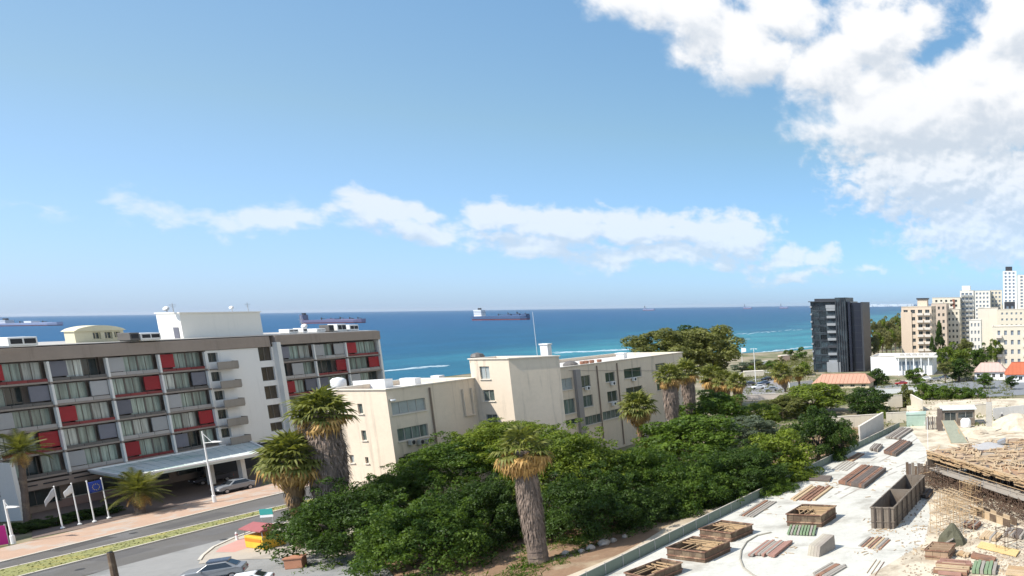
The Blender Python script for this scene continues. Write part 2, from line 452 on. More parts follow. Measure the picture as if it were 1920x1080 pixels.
for a in ((1040, 662, 1190, 655, 34, 1.0, 2), (1375, 628, 1505, 617, 22, 1.3, 3), (1360, 640, 1410, 636, 7, .7, 4),
          (1390, 666, 1520, 650, 46, .9, 6), (1050, 678, 1190, 664, 46, .9, 7)):
    x_ = foam(*a); fo.add(x_.v, x_.f)
tag(fo.build('breaking_waves', m_foam, smooth=True), 'broken white foam lines of small waves on the turquoise water near the shore', 'waves', None, 'stuff')

# ---------------------------------------------------------------- hotel on the left
HX = -123.0
BAY = 6.44
m_fascia = M('hotel_fascia', (.32, .26, .215), .85, .12, .3, bump=.2, streak=.25)
m_slab = M('hotel_slab_edge', (.31, .26, .22), .85, .14, .5, streak=.2)
m_fin = M('white_fin', (.74, .72, .67), .8, .05, .6, streak=.15)
m_hwhite = M('hotel_white_wall', (.80, .78, .74), .85, .03, .3, streak=.10)
m_red = M('red_panel', (.31, .024, .028), .6, .2, .8, orand=.15)
m_redrail = M('red_railing', (.22, .045, .042), .6, .3, .8, orand=.15)
m_slate = M('slate_panel', (.155, .155, .18), .5, .15, .8, orand=.2)
m_lav = M('lavender_panel', (.37, .365, .36), .6, .08, .8, orand=.1)
m_greyrail = M('grey_glass_railing', (.36, .335, .315), .35, .15, .8, spec=.5, orand=.12)
m_darkrail = M('dark_railing', (.13, .12, .11), .5, .2, .8)
m_curt = M('curtained_glass', (.29, .35, .30), .22, .2, .55, spec=.6, orand=.28, curtain=.42)
m_curt2 = M('pale_curtained_glass', (.48, .50, .45), .25, .2, .8, spec=.6, orand=.2, curtain=.45)
m_drk = M('dark_glass', (.035, .045, .045), .12, .5, .5, spec=.7)
m_mull = M('brown_frame', (.16, .14, .12), .6, .1, 1)
m_bal = M('balcony_band', (.30, .265, .225), .85, .08, .5, streak=.2)
m_brown = M('brown_base_wall', (.29, .23, .19), .85, .15, .4, streak=.2)
m_roof = M('roof_gravel', (.40, .38, .35), .95, .12, .3)
m_brglass = M('brown_stair_glass', (.06, .045, .03), .2, .5, .6, spec=.6)

ZT = 21.0
def hy(px): return PD(px, 700, 100).x and (HX / (ray(px, 720).x / ray(px, 720).y))   # distance where the facade is seen at a pixel column
y90, y385 = hy(94), hy(392)
bay = (y385 - y90) / 3.0
Y0 = y90 - 5 * bay                                # facade runs on beyond the frame
Y1 = y385
YW = hy(528)                                      # start of the right wing
YE = hy(721)                                      # end of the building
hotel = thing('hotel_building', 'long grey and red hotel with white fins and stacked balconies beside the road', 'hotel', (HX, Y0, 0))
def hp(mb, x0, x1, y0, y1, z0, z1):               # box in hotel space; x counted outwards from the facade
    return mb.box(x0, x1, y0 - Y0, y1 - Y0, z0, z1)
rows = [ZT - 1.7 - 2.98 * k for k in range(6)]    # top of every storey
ZB = rows[5]
b = MB(); hp(b, -15, -2.6, Y0, Y1, ZB, ZT - .3); hp(b, -15, -1.0, Y0, Y1, 0, 3.0); hp(b, -15, -2.2, YW, YE, 0, ZT - .3); b.build('wall', m_brown, hotel)
b = MB(); hp(b, -15.2, .35, Y0, hy(515), ZT - 1.7, ZT); b.build('roof_fascia', m_fascia, hotel, bevel=.04)
b = MB(); hp(b, -15.2, .35, hy(522) + .3, YE + .2, ZT - 1.5, ZT + .1); b.build('roof_fascia', m_fascia, hotel, bevel=.04)
b = MB(); hp(b, -15.0, .1, Y0 + .1, YE, ZT + .12, ZT + .22); b.build('roof', m_roof, hotel)
b = MB(); hp(b, -2.59, .3, Y0, Y1, 0.01 + ZB - 1.3, ZB - .25); b.build('base_band', m_brown, hotel)
pat = {  # storey patterns from the top: three bays panels and the railing kind
 -2: ['GGL g', 'GGR r', 'SGG d', 'GGL g', 'RGG r'], -1: ['GGS d', 'LGG g', 'GGR r', 'SDG d', 'GLG g'],
 0: ['RGC r', 'GDS d', 'LGG g', 'CGR r', 'GDG d'], 1: ['SCD d', 'GGL g', 'RGC r', 'CGS d', 'LGG g'],
 2: ['LGG g', 'GGR r', 'SGG d', 'GCL g', 'RGG r'], 3: ['RGG r', 'CGS d', 'LGG g', 'GCR r', 'SDG d']}
wp = {0: ['SGC d', 'DLG g', 'RGS r', 'GGL g', 'LGG g'], 1: ['LGL g', 'DDR r', 'SGG d', 'LGG g', 'GGG g'], 2: ['RGG r', 'GGR g', 'LGD g', 'GGG d', 'GGG g']}
matof = {'G': m_curt, 'C': m_curt2, 'L': m_lav, 'S': m_slate, 'R': m_red, 'D': m_drk}
_mc = {}
def hpart(kind, w, dp, hgt, mat, loc, parent=None):          # shared box meshes for repeated pieces
    key = (kind, round(w, 2), round(dp, 2), round(hgt, 2), mat.name)
    if key not in _mc: _mc[key] = MB().box(-dp / 2, dp / 2, 0, w, 0, hgt).mesh(kind, mat)
    return inst(kind, _mc[key], parent or hotel, loc)
_wc = {}
def hwindow(w, hgt, mat, loc):
    key = (round(w, 2), mat.name)
    if key not in _wc:
        t = .09; f = MB(); f.box(-.05, .05, 0, w, 0, t); f.box(-.05, .05, 0, w, hgt - t, hgt); f.box(-.05, .05, 0, t, t, hgt - t); f.box(-.05, .05, w - t, w, t, hgt - t)
        f.box(-.04, .04, w / 2 - .03, w / 2 + .03, t, hgt - t)
        p = MB().box(-.02, .0, t, w - t, t, hgt - t)
        _wc[key] = (f.mesh('window', m_mull), p.mesh('pane', mat))
    a_, p_ = _wc[key]; w_ = inst('window', a_, hotel, loc); inst('pane', p_, w_)
def storey(y0, bayw, z, code):
    """one bay of one storey; z is the top of the storey"""
    ps, rail = code.split(); w = (bayw - .36) / 3; H = 2.98
    lower = z - H
    for i, c in enumerate(ps):
        yy = y0 - Y0 + .18 + i * w
        if c in 'RSL':
            hpart({'R': 'red_panel', 'S': 'slate_panel', 'L': 'grey_panel'}[c], w - .06, .12, 1.95, matof[c], (-.12 if c != 'S' else -.16, yy + .03, lower + .80))
            hpart('back_wall', w, .2, 2.6, m_brown, (-1.2, yy, lower + .3))
        else:
            hwindow(w - .02, 2.5, matof[c], (-.55 if c != 'D' else -1.0, yy, lower + .33))
        rm = {'r': m_redrail, 'g': m_greyrail, 'd': m_darkrail}[rail]
        hpart('railing', w - .05, .06, .46 if rail == 'g' else .36, rm, (.02, yy + .025, lower + .26))
    hpart('floor_slab', bayw - .36, 2.7, .24, m_slab, (-1.27, y0 - Y0 + .18, lower))
for bi in range(-4, 4):
    yb = y90 + (bi - 1) * bay
    if yb < Y0 + .5: continue
    code = pat.get(bi, pat[bi % 4])
    for k in range(5): storey(yb, bay, rows[k], code[k])
nb = [hy(530), hy(597), hy(657), hy(719)]
for i in range(3):
    for k in range(5): storey(nb[i], nb[i + 1] - nb[i], rows[k] + .05, wp[i][k])
for yf in [y90 + k * bay for k in range(-3, 4)]:
    for k in range(5):
        hpart('fin', .26, .36, 2.62, m_fin, (.08, yf - .13 - Y0, rows[k] - 2.80))
        hpart('fin_bracket', .22, .30, .34, m_slab, (.05, yf - .11 - Y0, rows[k] - 3.15))
for yf in nb:
    for k in range(5):
        hpart('fin', .26, .36, 2.7, m_fin, (.08, yf - .13 - Y0, rows[k] - 2.80))
for k, yf in enumerate([y90 + k * bay for k in range(-3, 4)]):
    pass
# base storey below the bays
gl = MB()
for i in range(-3, 4):
    yy = y90 + i * bay
    if yy + bay > Y1: break
    w_ = hwindow(bay - 1.2, 2.0, m_drk, (.12 - 1.0 + .02, yy + .6 - Y0, .9))
for i in range(12):
    hpart('vent_slot', bay / 2 - .6, .1, .16, m_dark, (.30, y90 - 2 * bay + i * bay / 2 + .2 - Y0, ZB - .75))
# white stair block
pl = Plane((HX + .1, Y1 + .2), (HX + .1, hy(515) + 1.4)); plh = Plane((.1, Y1 + .2 - Y0), (.1, hy(515) + 1.4 - Y0))
YS1 = hy(515) + 1.4
b = MB(); holes = []
for k in range(5):
    z1 = rows[k] - .42; holes.append((.25, 1.75, z1 - 1.45, z1))
sw = []
u0, u1 = pl.px(491, 700)[0], pl.px(516, 700)[0]
for (ya, yb) in ((638, 676), (687, 713), (722, 747), (757, 783), (790, 806)):
    r_ = pl.rect(494 + (ya - 640) * .16, 515 + (ya - 640) * .16, ya, yb); sw.append((u0, u1, r_[2], r_[3]))
wall(b, plh, 0, plh.len, 0, ZT - 1.75, holes + sw, .45)
wallo = b.build('stair_wall', m_hwhite, hotel)
b = MB(); hp(b, -12, -.5, Y1 + .25, YS1 - .05, 0, ZT - .4); b.build('stair_core', m_brown, hotel)
for h in holes: window(hotel, plh, h, m_drk, m_mull, .4, 1)
for h in sw: window(hotel, plh, h, m_brglass, m_mull, .3, 1, .09)
ubal = pl.px(441, 700)[0]
for k in range(5):
    zz = rows[k] - 2.98; hh = 1.05
    b = MB(); y0_ = Y1 + .3 - Y0; y1_ = y0_ + ubal - .3
    pts = [(.12, y0_), (1.5, y0_), (1.5, y1_ - .5), (1.05, y1_), (.12, y1_)]
    b.prism(pts, zz - .1, zz + .1)
    for (p, q_) in zip(pts[1:], pts[2:]):
        b.bar((p[0], p[1], zz + .1 + hh / 2), (q_[0], q_[1], zz + .1 + hh / 2), .12, hh)
    b.build('balcony', m_bal, hotel)
b = MB(); hp(b, .1, .9, hy(521), hy(521) + .7, 3.5, ZT - 1.0); b.build('end_fin', m_fin, hotel)
b = MB(); hp(b, .1, .25, hy(521) + .7, nb[0] - .19, 3.5, ZT - 1.5); b.build('return_wall', m_hwhite, hotel)
# end wall of the right wing, plain
b = MB(); hp(b, -15, .1, YE - .05, YE + .25, 0, ZT - 1.5); b.build('end_wall', m_hwhite, hotel)
# penthouse: white lift and plant house
yp = HX - 3.0
def hyx(px, X): v = ray(px, 610); return X / (v.x / v.y)
ya, yb = hyx(340, yp), hyx(491, yp)
pent = MB(); hp(pent, -6.6, -3.0, ya, yb, ZT + .2, PD(400, 588, (ya + yb) / 2).z + .1)
m_pent = M('penthouse_white', (.80, .77, .70), .85, .03, .4, streak=.06)
pent.build('penthouse', m_pent, hotel)
zp = PD(400, 588, (ya + yb) / 2).z
b = MB(); hp(b, -6.75, -2.85, ya - .1, yb + .1, zp + .1, zp + .28); b.build('penthouse_coping', m_pent, hotel)
b = MB(); hp(b, -2.98, -2.9, ya - .0, ya + .05, ZT + .2, ZT + .3); 
d = MB(); d.box(-4.3, -3.5, ya - Y0 - .06, ya - Y0 - .01, ZT + .22, ZT + 1.9); d.build('penthouse_door', m_slate, hotel)

def roof_ac(px, py, Y, w=1.7, hgt=1.5, n=2, lab='', mat=m_whitemetal, zb=None):
    p = PD(px, py, Y); z = ZT + .22 if zb is None else zb
    t = thing('rooftop_ac_unit', lab, 'air conditioner', (p.x, Y, z), 0, 'air conditioning units on the hotel roof')
    b = MB(); b.box(-.9, .9, -w * n / 2 - .1, w * n / 2 + .1, .15, hgt); b.box(-.8, .8, -w * n / 2, w * n / 2, 0, .15); b.build('housing', mat, t, bevel=.05)
    for i in range(n):
        y = -w * n / 2 + w * (i + .5); g_ = MB(); g_.box(.9, .94, y - w * .42, y + w * .42, .4, hgt - .2); g_.build('grille', m_dark, t)
        g2 = MB(); g2.box(-.6 + i * .05, .5, -w * n / 2 - .14, -w * n / 2 - .1, .4, hgt - .2)
    return t
roof_ac(28, 632, 92, 1.3, 1.2, 2, 'twin fan white unit at the far left edge of the hotel roof')
roof_ac(240, 626, 106, 1.0, 1.2, 1, 'single dark grilled unit right of the vaulted roof hut', m_darkrail)
roof_ac(270, 624, 108, 1.2, 1.1, 2, 'twin fan white unit between roof hut and white penthouse')
for i, (x_, w_, n_, h_, lb) in enumerate(((540, .8, 2, .8, 'low white twin unit nearest the stair block on the right wing roof'), (562, .7, 1, .9, 'small square white unit second along the right wing roof'),
        (592, .8, 2, .7, 'low twin unit in the middle of the right wing roof'), (612, .9, 1, 1.3, 'dark grilled unit on the right wing roof'),
        (632, .9, 2, 1.4, 'tall white twin unit near the right end of the wing roof'), (655, .9, 2, 1.2, 'last white twin unit toward the right end of the wing roof'))):
    Yq = hyx(x_, HX - 2.5); roof_ac(x_, 612, Yq, w_, h_, n_, lb, m_darkrail if 'dark' in lb else m_whitemetal)
# vaulted roof hut
m_cream = M('cream_paint', (.66, .60, .42), .8, .06, .6, streak=.1)
yv0, yv1 = hyx(136, HX - 3), hyx(229, HX - 3)
hut = thing('roof_hut', 'cream rooftop hut with a curved vaulted roof and dark openings on the hotel', 'roof hut', (HX - 3, yv0, ZT + .22))
L = yv1 - yv0
ph_ = Plane((0, 0), (0, L)); b = MB(); hs = [(L * .36, L * .52, .4, 1.35), (L * .60, L * .76, .4, 1.35), (L * .80, L * .93, .5, 1.35)]
wall(b, ph_, 0, L, 0, 1.55, hs, .4); b.box(-1.4, -.5, 0, L, 0, 1.54); b.quad((0, 0, 0), (-.5, 0, 0), (-.5, 0, 1.55), (0, 0, 1.55)); b.quad((0, L, 0), (-.5, L, 0), (-.5, L, 1.55), (0, L, 1.55)); b.build('wall', m_cream, hut)
for h in hs: window(hut, ph_, h, m_drk, m_cream, .3, 1)
b = MB(); prof = []
for k in range(13):
    t = k / 12; zz = 1.55 + .75 * math.sin(math.pi * min(1, max(0, (t * 1.0)))) ** .6 if 0 < t < 1 else 1.55
    prof.append((t * (L + .4) - .2, zz))
nP = len(prof); b.v = [(.25, y, z) for y, z in prof] + [(-1.6, y, z) for y, z in prof]
b.f = [(k, k + 1, nP + k + 1, nP + k) for k in range(nP - 1)] + [tuple(range(nP)), tuple(range(nP, 2 * nP))[::-1], (0, nP, 2 * nP - 1, nP - 1)]
b.build('vaulted_roof', m_cream, hut)
def dish(px, py, X, r, lab, z, pole=1.0, mast=0):
    Y = hyx(px, X); t = thing('satellite_dish', lab, 'satellite dish', (X, Y, z))
    b = MB(); b.tube((0, 0, 0), (0, 0, pole), .06); b.build('pole', m_metal, t)
    b = MB(); pr = [(0.02, 0), (r * .5, r * .08), (r * .85, r * .24), (r, r * .36)]
    b.lathe(pr, 14); o = b.build('dish', m_whitemetal, t, smooth=True); o.location = (0, 0, pole); o.rotation_euler = (R(-60), 0, R(200))
    return t
dish(318, 585, HX - 4, .4, 'white satellite dish at the left end of the penthouse roof', zp + .28, .5)
dish(440, 585, HX - 4, .32, 'white satellite dish near the right end of the penthouse roof', zp + .28, .6)
dish(571, 603, HX - 4, .5, 'white satellite dish on the right wing roof of the hotel', ZT + .22, 1.1)
for (px_, X_, z_, h_, lb) in ((330, HX - 4, zp + .28, 1.4, 'thin mast beside the left dish on the penthouse'), (470, HX - 4, zp + .28, 1.5, 'thin mast at the right end of the penthouse roof'), (566, HX - 5, ZT + .22, 3.0, 'grey mast on the right wing roof behind a dish')):
    t = MB(); t.tube((0, 0, 0), (0, 0, h_), .07, .04); t.bar((-.0, -.5, h_ * .8), (0, .5, h_ * .8), .06, .06); t.bar((-.0, -.35, h_ * .6), (0, .35, h_ * .6), .06, .06)
    tag(t.build('antenna_mast', m_metal, loc=(X_, hyx(px_, X_), z_)), lb, 'antenna')

# canopy over the hotel entrance
m_canopy = M('canopy_white', (.60, .64, .60), .5, .10, .25, col2=(.42, .52, .47), spec=.5)
c_ = [P(146, 882, 4.4), P(241, 894, 4.4), P(507, 846, 4.4), P(512, 826, 4.4)]
c_[0].x = HX + .5; c_[3].x = HX + .5
ct = thing('entrance_canopy', 'thin pale green white flat canopy over the hotel entrance with white columns', 'canopy', (HX, c_[0].y, 0))
o_ = ct.location
lp = [(p.x - o_.x, p.y - o_.y) for p in c_]
b = MB(); b.prism(lp, 4.0, 4.35); b.build('roof_slab', m_canopy, ct)
b = MB()
for i in range(4):
    p, q_ = lp[i], lp[(i + 1) % 4]; b.bar((p[0], p[1], 4.42), (q_[0], q_[1], 4.42), .25, .22)
b.build('edge_trim', m_whitemetal, ct)
rgc = random.Random(3)
for i in range(14):                       # roof seams
    t0 = (i + 1) / 15; pa = Vector(lp[0]).lerp(Vector(lp[3]), t0); pb = Vector(lp[1]).lerp(Vector(lp[2]), t0)
    b = MB(); b.bar((pa.x, pa.y, 4.37), (pb.x, pb.y, 4.37), .08, .05); b.build('roof_seam', m_canopy, ct)
for (px_, py_) in ((458, 905), (398, 908)):
    p = P(px_, py_, 0); b = MB(); b.box(p.x - o_.x - .3, p.x - o_.x + .3, p.y - o_.y - .3, p.y - o_.y + .3, 0, 4.0)
    b.build('column', m_hwhite, ct)
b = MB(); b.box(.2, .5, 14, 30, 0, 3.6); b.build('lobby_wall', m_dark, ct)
# white wall and magenta sign at the left edge
wl = thing('white_side_wall', 'tall white boundary wall at the left edge beside the hotel', 'wall', (P(0, 960).x, P(0, 960).y, 0))
pA, pB = P(-120, 985), P(46, 975)
b = MB(); b.bar((pA.x - wl.location.x, pA.y - wl.location.y, 3.6), (pB.x - wl.location.x, pB.y - wl.location.y, 3.6), .5, 7.2); b.build('wall', m_hwhite, wl)
pA, pB = P(-70, 1036), P(17, 1022)
sg = thing('magenta_sign_board', 'magenta hoarding board at the left edge of the pavement', 'sign', (pB.x, pB.y, 0))
d_ = (pA - pB); b = MB(); b.bar((0, 0, 1.2), (d_.x, d_.y, 1.2), .15, 2.1); b.build('board', M('magenta', (.50, .02, .22), .5, .05, 1), sg)
b = MB(); b.tube((0, 0, 0), (0, 0, 2.4), .07); b.tube((d_.x, d_.y, 0), (d_.x, d_.y, 2.4), .07); b.build('post', m_metal, sg)

# ---------------------------------------------------------------- cream office building in the middle
m_cr = M('cream_render', (.72, .60, .465), .88, .10, .25, bump=.15, streak=.30)
m_cr2 = M('cream_coping', (.70, .63, .53), .85, .05, .5)
m_crroof = M('cream_roof_membrane', (.60, .57, .52), .9, .1, .4, col2=(.5, .44, .38))
m_gg = M('greenish_glass', (.14, .18, .165), .15, .35, .7, spec=.7, orand=.3, curtain=.5)
m_lg = M('pale_blind_glass', (.34, .37, .36), .25, .2, .7, spec=.6)
m_gd = M('dark_green_glass', (.05, .075, .06), .12, .5, .6, spec=.7)
m_frame = M('pale_frame', (.42, .40, .36), .6, .08, 1)
m_pipe = M('brown_pipe', (.26, .19, .14), .7, .15, 1)

def block(root, pts, z0, z1, wins, mat, cop=m_cr2, roofm=m_crroof, parapet=.5, over=.12, frame=m_frame, depth=.22):
    """building volume: footprint world points counter-clockwise, wins = {side: [(u0,u1,z0,z1,glass,mullions)]}"""
    ox, oy = root.location.x, root.location.y
    lp = [(p[0] - ox, p[1] - oy) for p in pts]; n = len(lp); b = MB()
    for i in range(n):
        pl = Plane(lp[i], lp[(i + 1) % n]); ws = wins.get(i, [])
        wall(b, pl, 0, pl.len, z0, z1, ws, depth)
        for w in ws:
            window(root, pl, w, w[4] if len(w) > 4 else m_gd, frame, depth, w[5] if len(w) > 5 else 1)
            if root.location.y < 200: s_ = MB(); pbox(s_, pl, w[0] - .1, w[1] + .1, w[2] - .1, w[2] - .003, -.02, .14); s_.build('window_sill', cop, root)
    b.build('wall', mat, root)
    r = MB(); cx = sum(p[0] for p in lp) / n; cy = sum(p[1] for p in lp) / n
    r.add([(p[0], p[1], z1 - parapet) for p in lp], [tuple(range(n))]); r.build('roof', roofm, root)
    c = MB()
    for i in range(n):
        a, d = lp[i], lp[(i + 1) % n]; dv = (Vector(d) - Vector(a)).normalized() * .14
        c.bar((a[0] - dv.x, a[1] - dv.y, z1 + .06 + .001 * i), (d[0] + dv.x, d[1] + dv.y, z1 + .06 + .001 * i), .3, .14)
    c.build('coping', cop, root)
    inner = MB()
    for i in range(n):
        a, d = lp[i], lp[(i + 1) % n]; pl = Plane(a, d); inner.quad(pl.at(0, z1 - parapet, -.15), pl.at(0, z1, -.15), pl.at(pl.len, z1, -.15), pl.at(pl.len, z1 - parapet, -.15))
    inner.build('parapet', mat, root)

ZL = 15.6
A1 = P(723, 731, ZL); A2 = P(886, 710, ZL); A0 = P(600, 733, ZL)
A0 = Vector((A0.x, A1.y + .4, ZL))
off_ = thing('office_building', 'cream three storey office block with a taller stair tower behind dense trees', 'building', (A1.x, A1.y, 0))
pS = Plane((A0.x, A0.y), (A1.x, A1.y)); pE = Plane((A1.x, A1.y), (A2.x, A2.y))
wS = [(*pS.rect(671, 680, 757, 776), m_gg, 0), (*pS.rect(678, 687, 807, 826), m_gg, 0), (*pS.rect(685, 691, 857, 869), m_gd, 0), (*pS.rect(656, 664, 853, 868), m_lg, 0),
      (*pS.rect(640, 648, 757, 776), m_gg, 0)]
wE = [(*pE.rect(734, 799, 750, 774), m_lg, 3), (*pE.rect(745, 804, 799, 823), m_gg, 3), (*pE.rect(749, 800, 852, 884), m_drk, 2)]
W0 = (A0.x, A0.y); W1 = (A1.x, A1.y); W2 = (A2.x, A2.y + .5); W3 = (A2.x - 12, A2.y + .5); 
T1y = A2.y + .6
block(off_, [W0, W1, W2, (A0.x, T1y)], 0, ZL, {0: wS, 1: wE}, m_cr)
# tower
TB = 17.9
T1 = PD(953, 673, A2.y + .1); TB = T1.z; T0 = PD(880, 676, A2.y + .3); T2 = P(1048, 668, TB)
tS = Plane((T0.x, T0.y), (T1.x, T1.y)); tE = Plane((T1.x, T1.y), (T2.x, T2.y))
wT = [(*tS.rect(900, 918, 687, 711), m_lg, 1), (*tS.rect(906, 927, 731, 752), m_gg, 1), (*tS.rect(912, 933, 777, 798), m_gg, 1)]
block(off_, [(T0.x, T0.y), (T1.x, T1.y), (T2.x, T2.y), (T2.x - 9, T2.y)], 0, TB, {0: wT}, m_cr)
# right wing
ZR = 15.6
R0 = P(1049, 690, ZR); R1 = P(1279, 661, ZR)
pR = Plane((R0.x, R0.y), (R1.x, R1.y))
RW = [(1052, 1074, 709, 731, m_lg, 1), (1088, 1107, 704, 726, m_gd, 1), (1135, 1153, 698, 716, m_gd, 1), (1170, 1203, 690, 708, m_gd, 1), (1229, 1248, 681, 693, m_gd, 1),
      (1056, 1079, 748, 776, m_gg, 1), (1091, 1112, 741, 763, m_gg, 1), (1139, 1158, 733, 753, m_gd, 1), (1174, 1205, 725, 740, m_gd, 1), (1232, 1252, 718, 731, m_gd, 1),
      (1060, 1084, 786, 796, m_gd, 1), (1097, 1128, 778, 795, m_gg, 3), (1130, 1163, 769, 785, m_gg, 3), (1172, 1200, 763, 775, m_gd, 2)]
wR = [(*pR.rect(a, b_, c, d), g_, n_) for (a, b_, c, d, g_, n_) in RW]
block(off_, [(R0.x, R0.y), (R1.x, R1.y), (R1.x - 13, R1.y), (R0.x - 13, R0.y)], 0, ZR, {0: wR}, m_cr)
ol = off_.location
def lpl(p): return Plane((p.a.x - ol.x, p.a.y - ol.y), (p.a.x + p.u.x * p.len - ol.x, p.a.y + p.u.y * p.len - ol.y))
lE, lR, lS = lpl(pE), lpl(pR), lpl(pS)
for (pl_, l_, px_) in ((pE, lE, 812), (pR, lR, 1122), (pR, lR, 1160)):
    u = pl_.px(px_, 730 if px_ > 900 else 790)[0]; b = MB(); b.tube(l_.at(u, .5, .12), l_.at(u, 15.2, .12), .10); b.build('downpipe', m_pipe, off_)
u0, u1 = pR.px(1078, 735)[0], pR.px(1087, 735)[0]
b = MB(); pbox(b, lR, u0, u1, 0, 15.0, 0, .5); b.build('pilaster', M('grey_pilaster', (.32, .29, .27), .8, .1, .6), off_)
u0, u1, z0, z1 = pE.rect(868, 886, 728, 778); b = MB(); pbox(b, lE, u0, u0 + .12, z0, z1, 0, .25); pbox(b, lE, u1 - .12, u1, z0, z1, 0, .25); pbox(b, lE, u0, u1, z0 - .12, z0, 0, .3); b.build('window_surround', m_cr, off_)
for (x0, x1, y0, y1) in ((761, 775, 824, 834), (779, 790, 823, 833), (793, 803, 822, 831)):     # air conditioners under the windows
    u0, u1, z0, z1 = pE.rect(x0, x1, y0, y1); p = pE.at((u0 + u1) / 2, (z0 + z1) / 2, .35)
    t = thing('wall_ac_unit', {761: 'left', 779: 'middle', 793: 'right'}[x0] + ' one of three small dark air conditioners under a cream wall window', 'air conditioner', (p[0], p[1], z0), 0, 'air conditioners on the cream wall')
    b = MB(); b.box(-.2, .2, -.38, .38, 0, .62); b.build('housing', m_frame, t, bevel=.03); b = MB(); b.lathe([(.26, 0), (.26, .03)], 14); o = b.build('fan_grille', m_dark, t); o.rotation_euler = (0, R(90), 0); o.location = (.2, 0, .31)
for i, (px_, py_) in enumerate(((1146, 722), (1186, 714), (1098, 731), (1148, 760))):
    u, z = pR.px(px_, py_); p = pR.at(u, z, .38)
    t = thing('wall_ac_unit', ('white air conditioner below the upper square window of the right cream wing', 'white air conditioner below the wide upper window of the right cream wing', 'white air conditioner between the dark balcony windows beside the grey pilaster', 'white air conditioner below the lower square window of the right cream wing')[i], 'air conditioner', (p[0], p[1], z), math.atan2(pR.n.y, pR.n.x), 'air conditioners on the right cream wing')
    b = MB(); b.box(-.22, .22, -.42, .42, 0, .62); b.build('housing', m_whitemetal, t, bevel=.03); b = MB(); b.lathe([(.24, 0), (.24, .03)], 14); o = b.build('fan_grille', m_dark, t); o.rotation_euler = (0, R(90), 0); o.location = (.22, 0, .31)
for (ua, za, ub, zb) in ((2, 15.0, 30, 12.4), (30, 12.4, 38, 12.2)):
    b = MB(); b.tube(lR.at(ua, za, .06), lR.at(min(ub, lR.len - 1), zb, .06), .025, .025, 5); b.build('wall_cable', m_pipe, off_)
# roof objects
def obj_on_roof(name, lab, cat, px_, py_, z, shape, mat):
    p = P(px_, py_, z); b = MB(); shape(b); return tag(b.build(name, mat, loc=(p.x, p.y, z), smooth=(name == 'water_tank')), lab, cat)
obj_on_roof('water_tank', 'round white water tank on the left end of the cream roof', 'water tank', 636, 727, ZL - .5, lambda b: b.lathe([(.75, 0), (.8, .3), (.8, 1.0), (.55, 1.25), (.1, 1.35)], 16), m_white)
obj_on_roof('roof_cover', 'long low white covered mound on the corner of the cream roof', 'roof cover', 703, 727, ZL - .5, lambda b: b.prism([(-2.1, -.8), (2.0, -.8), (1.7, .9), (-1.8, .9)], 0, [1.0, 1.2, 1.1, .9]), m_white)
obj_on_roof('roof_hatch', 'small white box standing on the roof edge of the middle wing', 'roof box', 770, 722, ZL - .5, lambda b: b.box(-1.0, 1.0, -.5, .6, 0, .95), m_white)
obj_on_roof('roof_hatch', 'tiny white box near the tower on the middle wing roof', 'roof box', 822, 716, ZL - .5, lambda b: b.box(-.6, .5, -.5, .6, 0, .9), m_white)
obj_on_roof('roof_chimney', 'white square chimney stack on top of the cream tower', 'chimney', 1025, 668, TB - .3, lambda b: (b.box(-.55, .55, -.5, .5, 0, 1.7), b.box(-.65, .65, -.6, .6, 1.7, 1.9)), m_white)
obj_on_roof('roof_hatch', 'white ventilation box far along the right wing roof', 'roof box', 1166, 672, ZR - .3, lambda b: (b.box(-.7, .7, -.7, .7, 0, .9), b.box(-.85, .85, -.85, .85, .9, 1.1)), m_white)
obj_on_roof('roof_machine', 'dark rounded machine at the left end of the right wing roof', 'machine', 1070, 686, ZR - .3, lambda b: b.lathe([(1.2, 0), (1.1, .4), (.6, .75), (.1, .85)], 12), m_darkrail)
obj_on_roof('roof_machine', 'dark small cowl at the left corner of the tower roof', 'machine', 896, 674, TB - .3, lambda b: b.lathe([(.6, 0), (.9, .4), (.7, .8), (.1, 1.0)], 10), m_darkrail)
obj_on_roof('antenna_mast', 'very thin tall white mast rising from the cream tower', 'antenna', 1008, 672, TB - .3, lambda b: b.tube((0, 0, 0), (0, 0, 6.6), .025, .02, 6), m_whitemetal)
for i, x_ in enumerate((1092, 1100, 1110, 1124)):
    obj_on_roof('roof_pot', 'rusty pot in the row along the right wing parapet, ' + ('nearest', 'second', 'third', 'farthest')[i] + ' from the tower', 'pot', x_, 685 - i * 1.2, ZR - .2, lambda b: b.lathe([(.25, 0), (.4, .35), (.4, .7)], 8), M('rust_%d' % i, (.3, .15, .1), .9, .2, 1))
u, z = pE.px(733, 745); p = pE.at(.5, 14.6, .3)
b = MB(); b.lathe([(.1, 0), (.28, .12), (.3, .3)], 10); tag(b.build('wall_lamp', m_white, loc=(p[0], p[1], 14.1)), 'round white lamp fixed high on the corner of the cream wall', 'lamp')

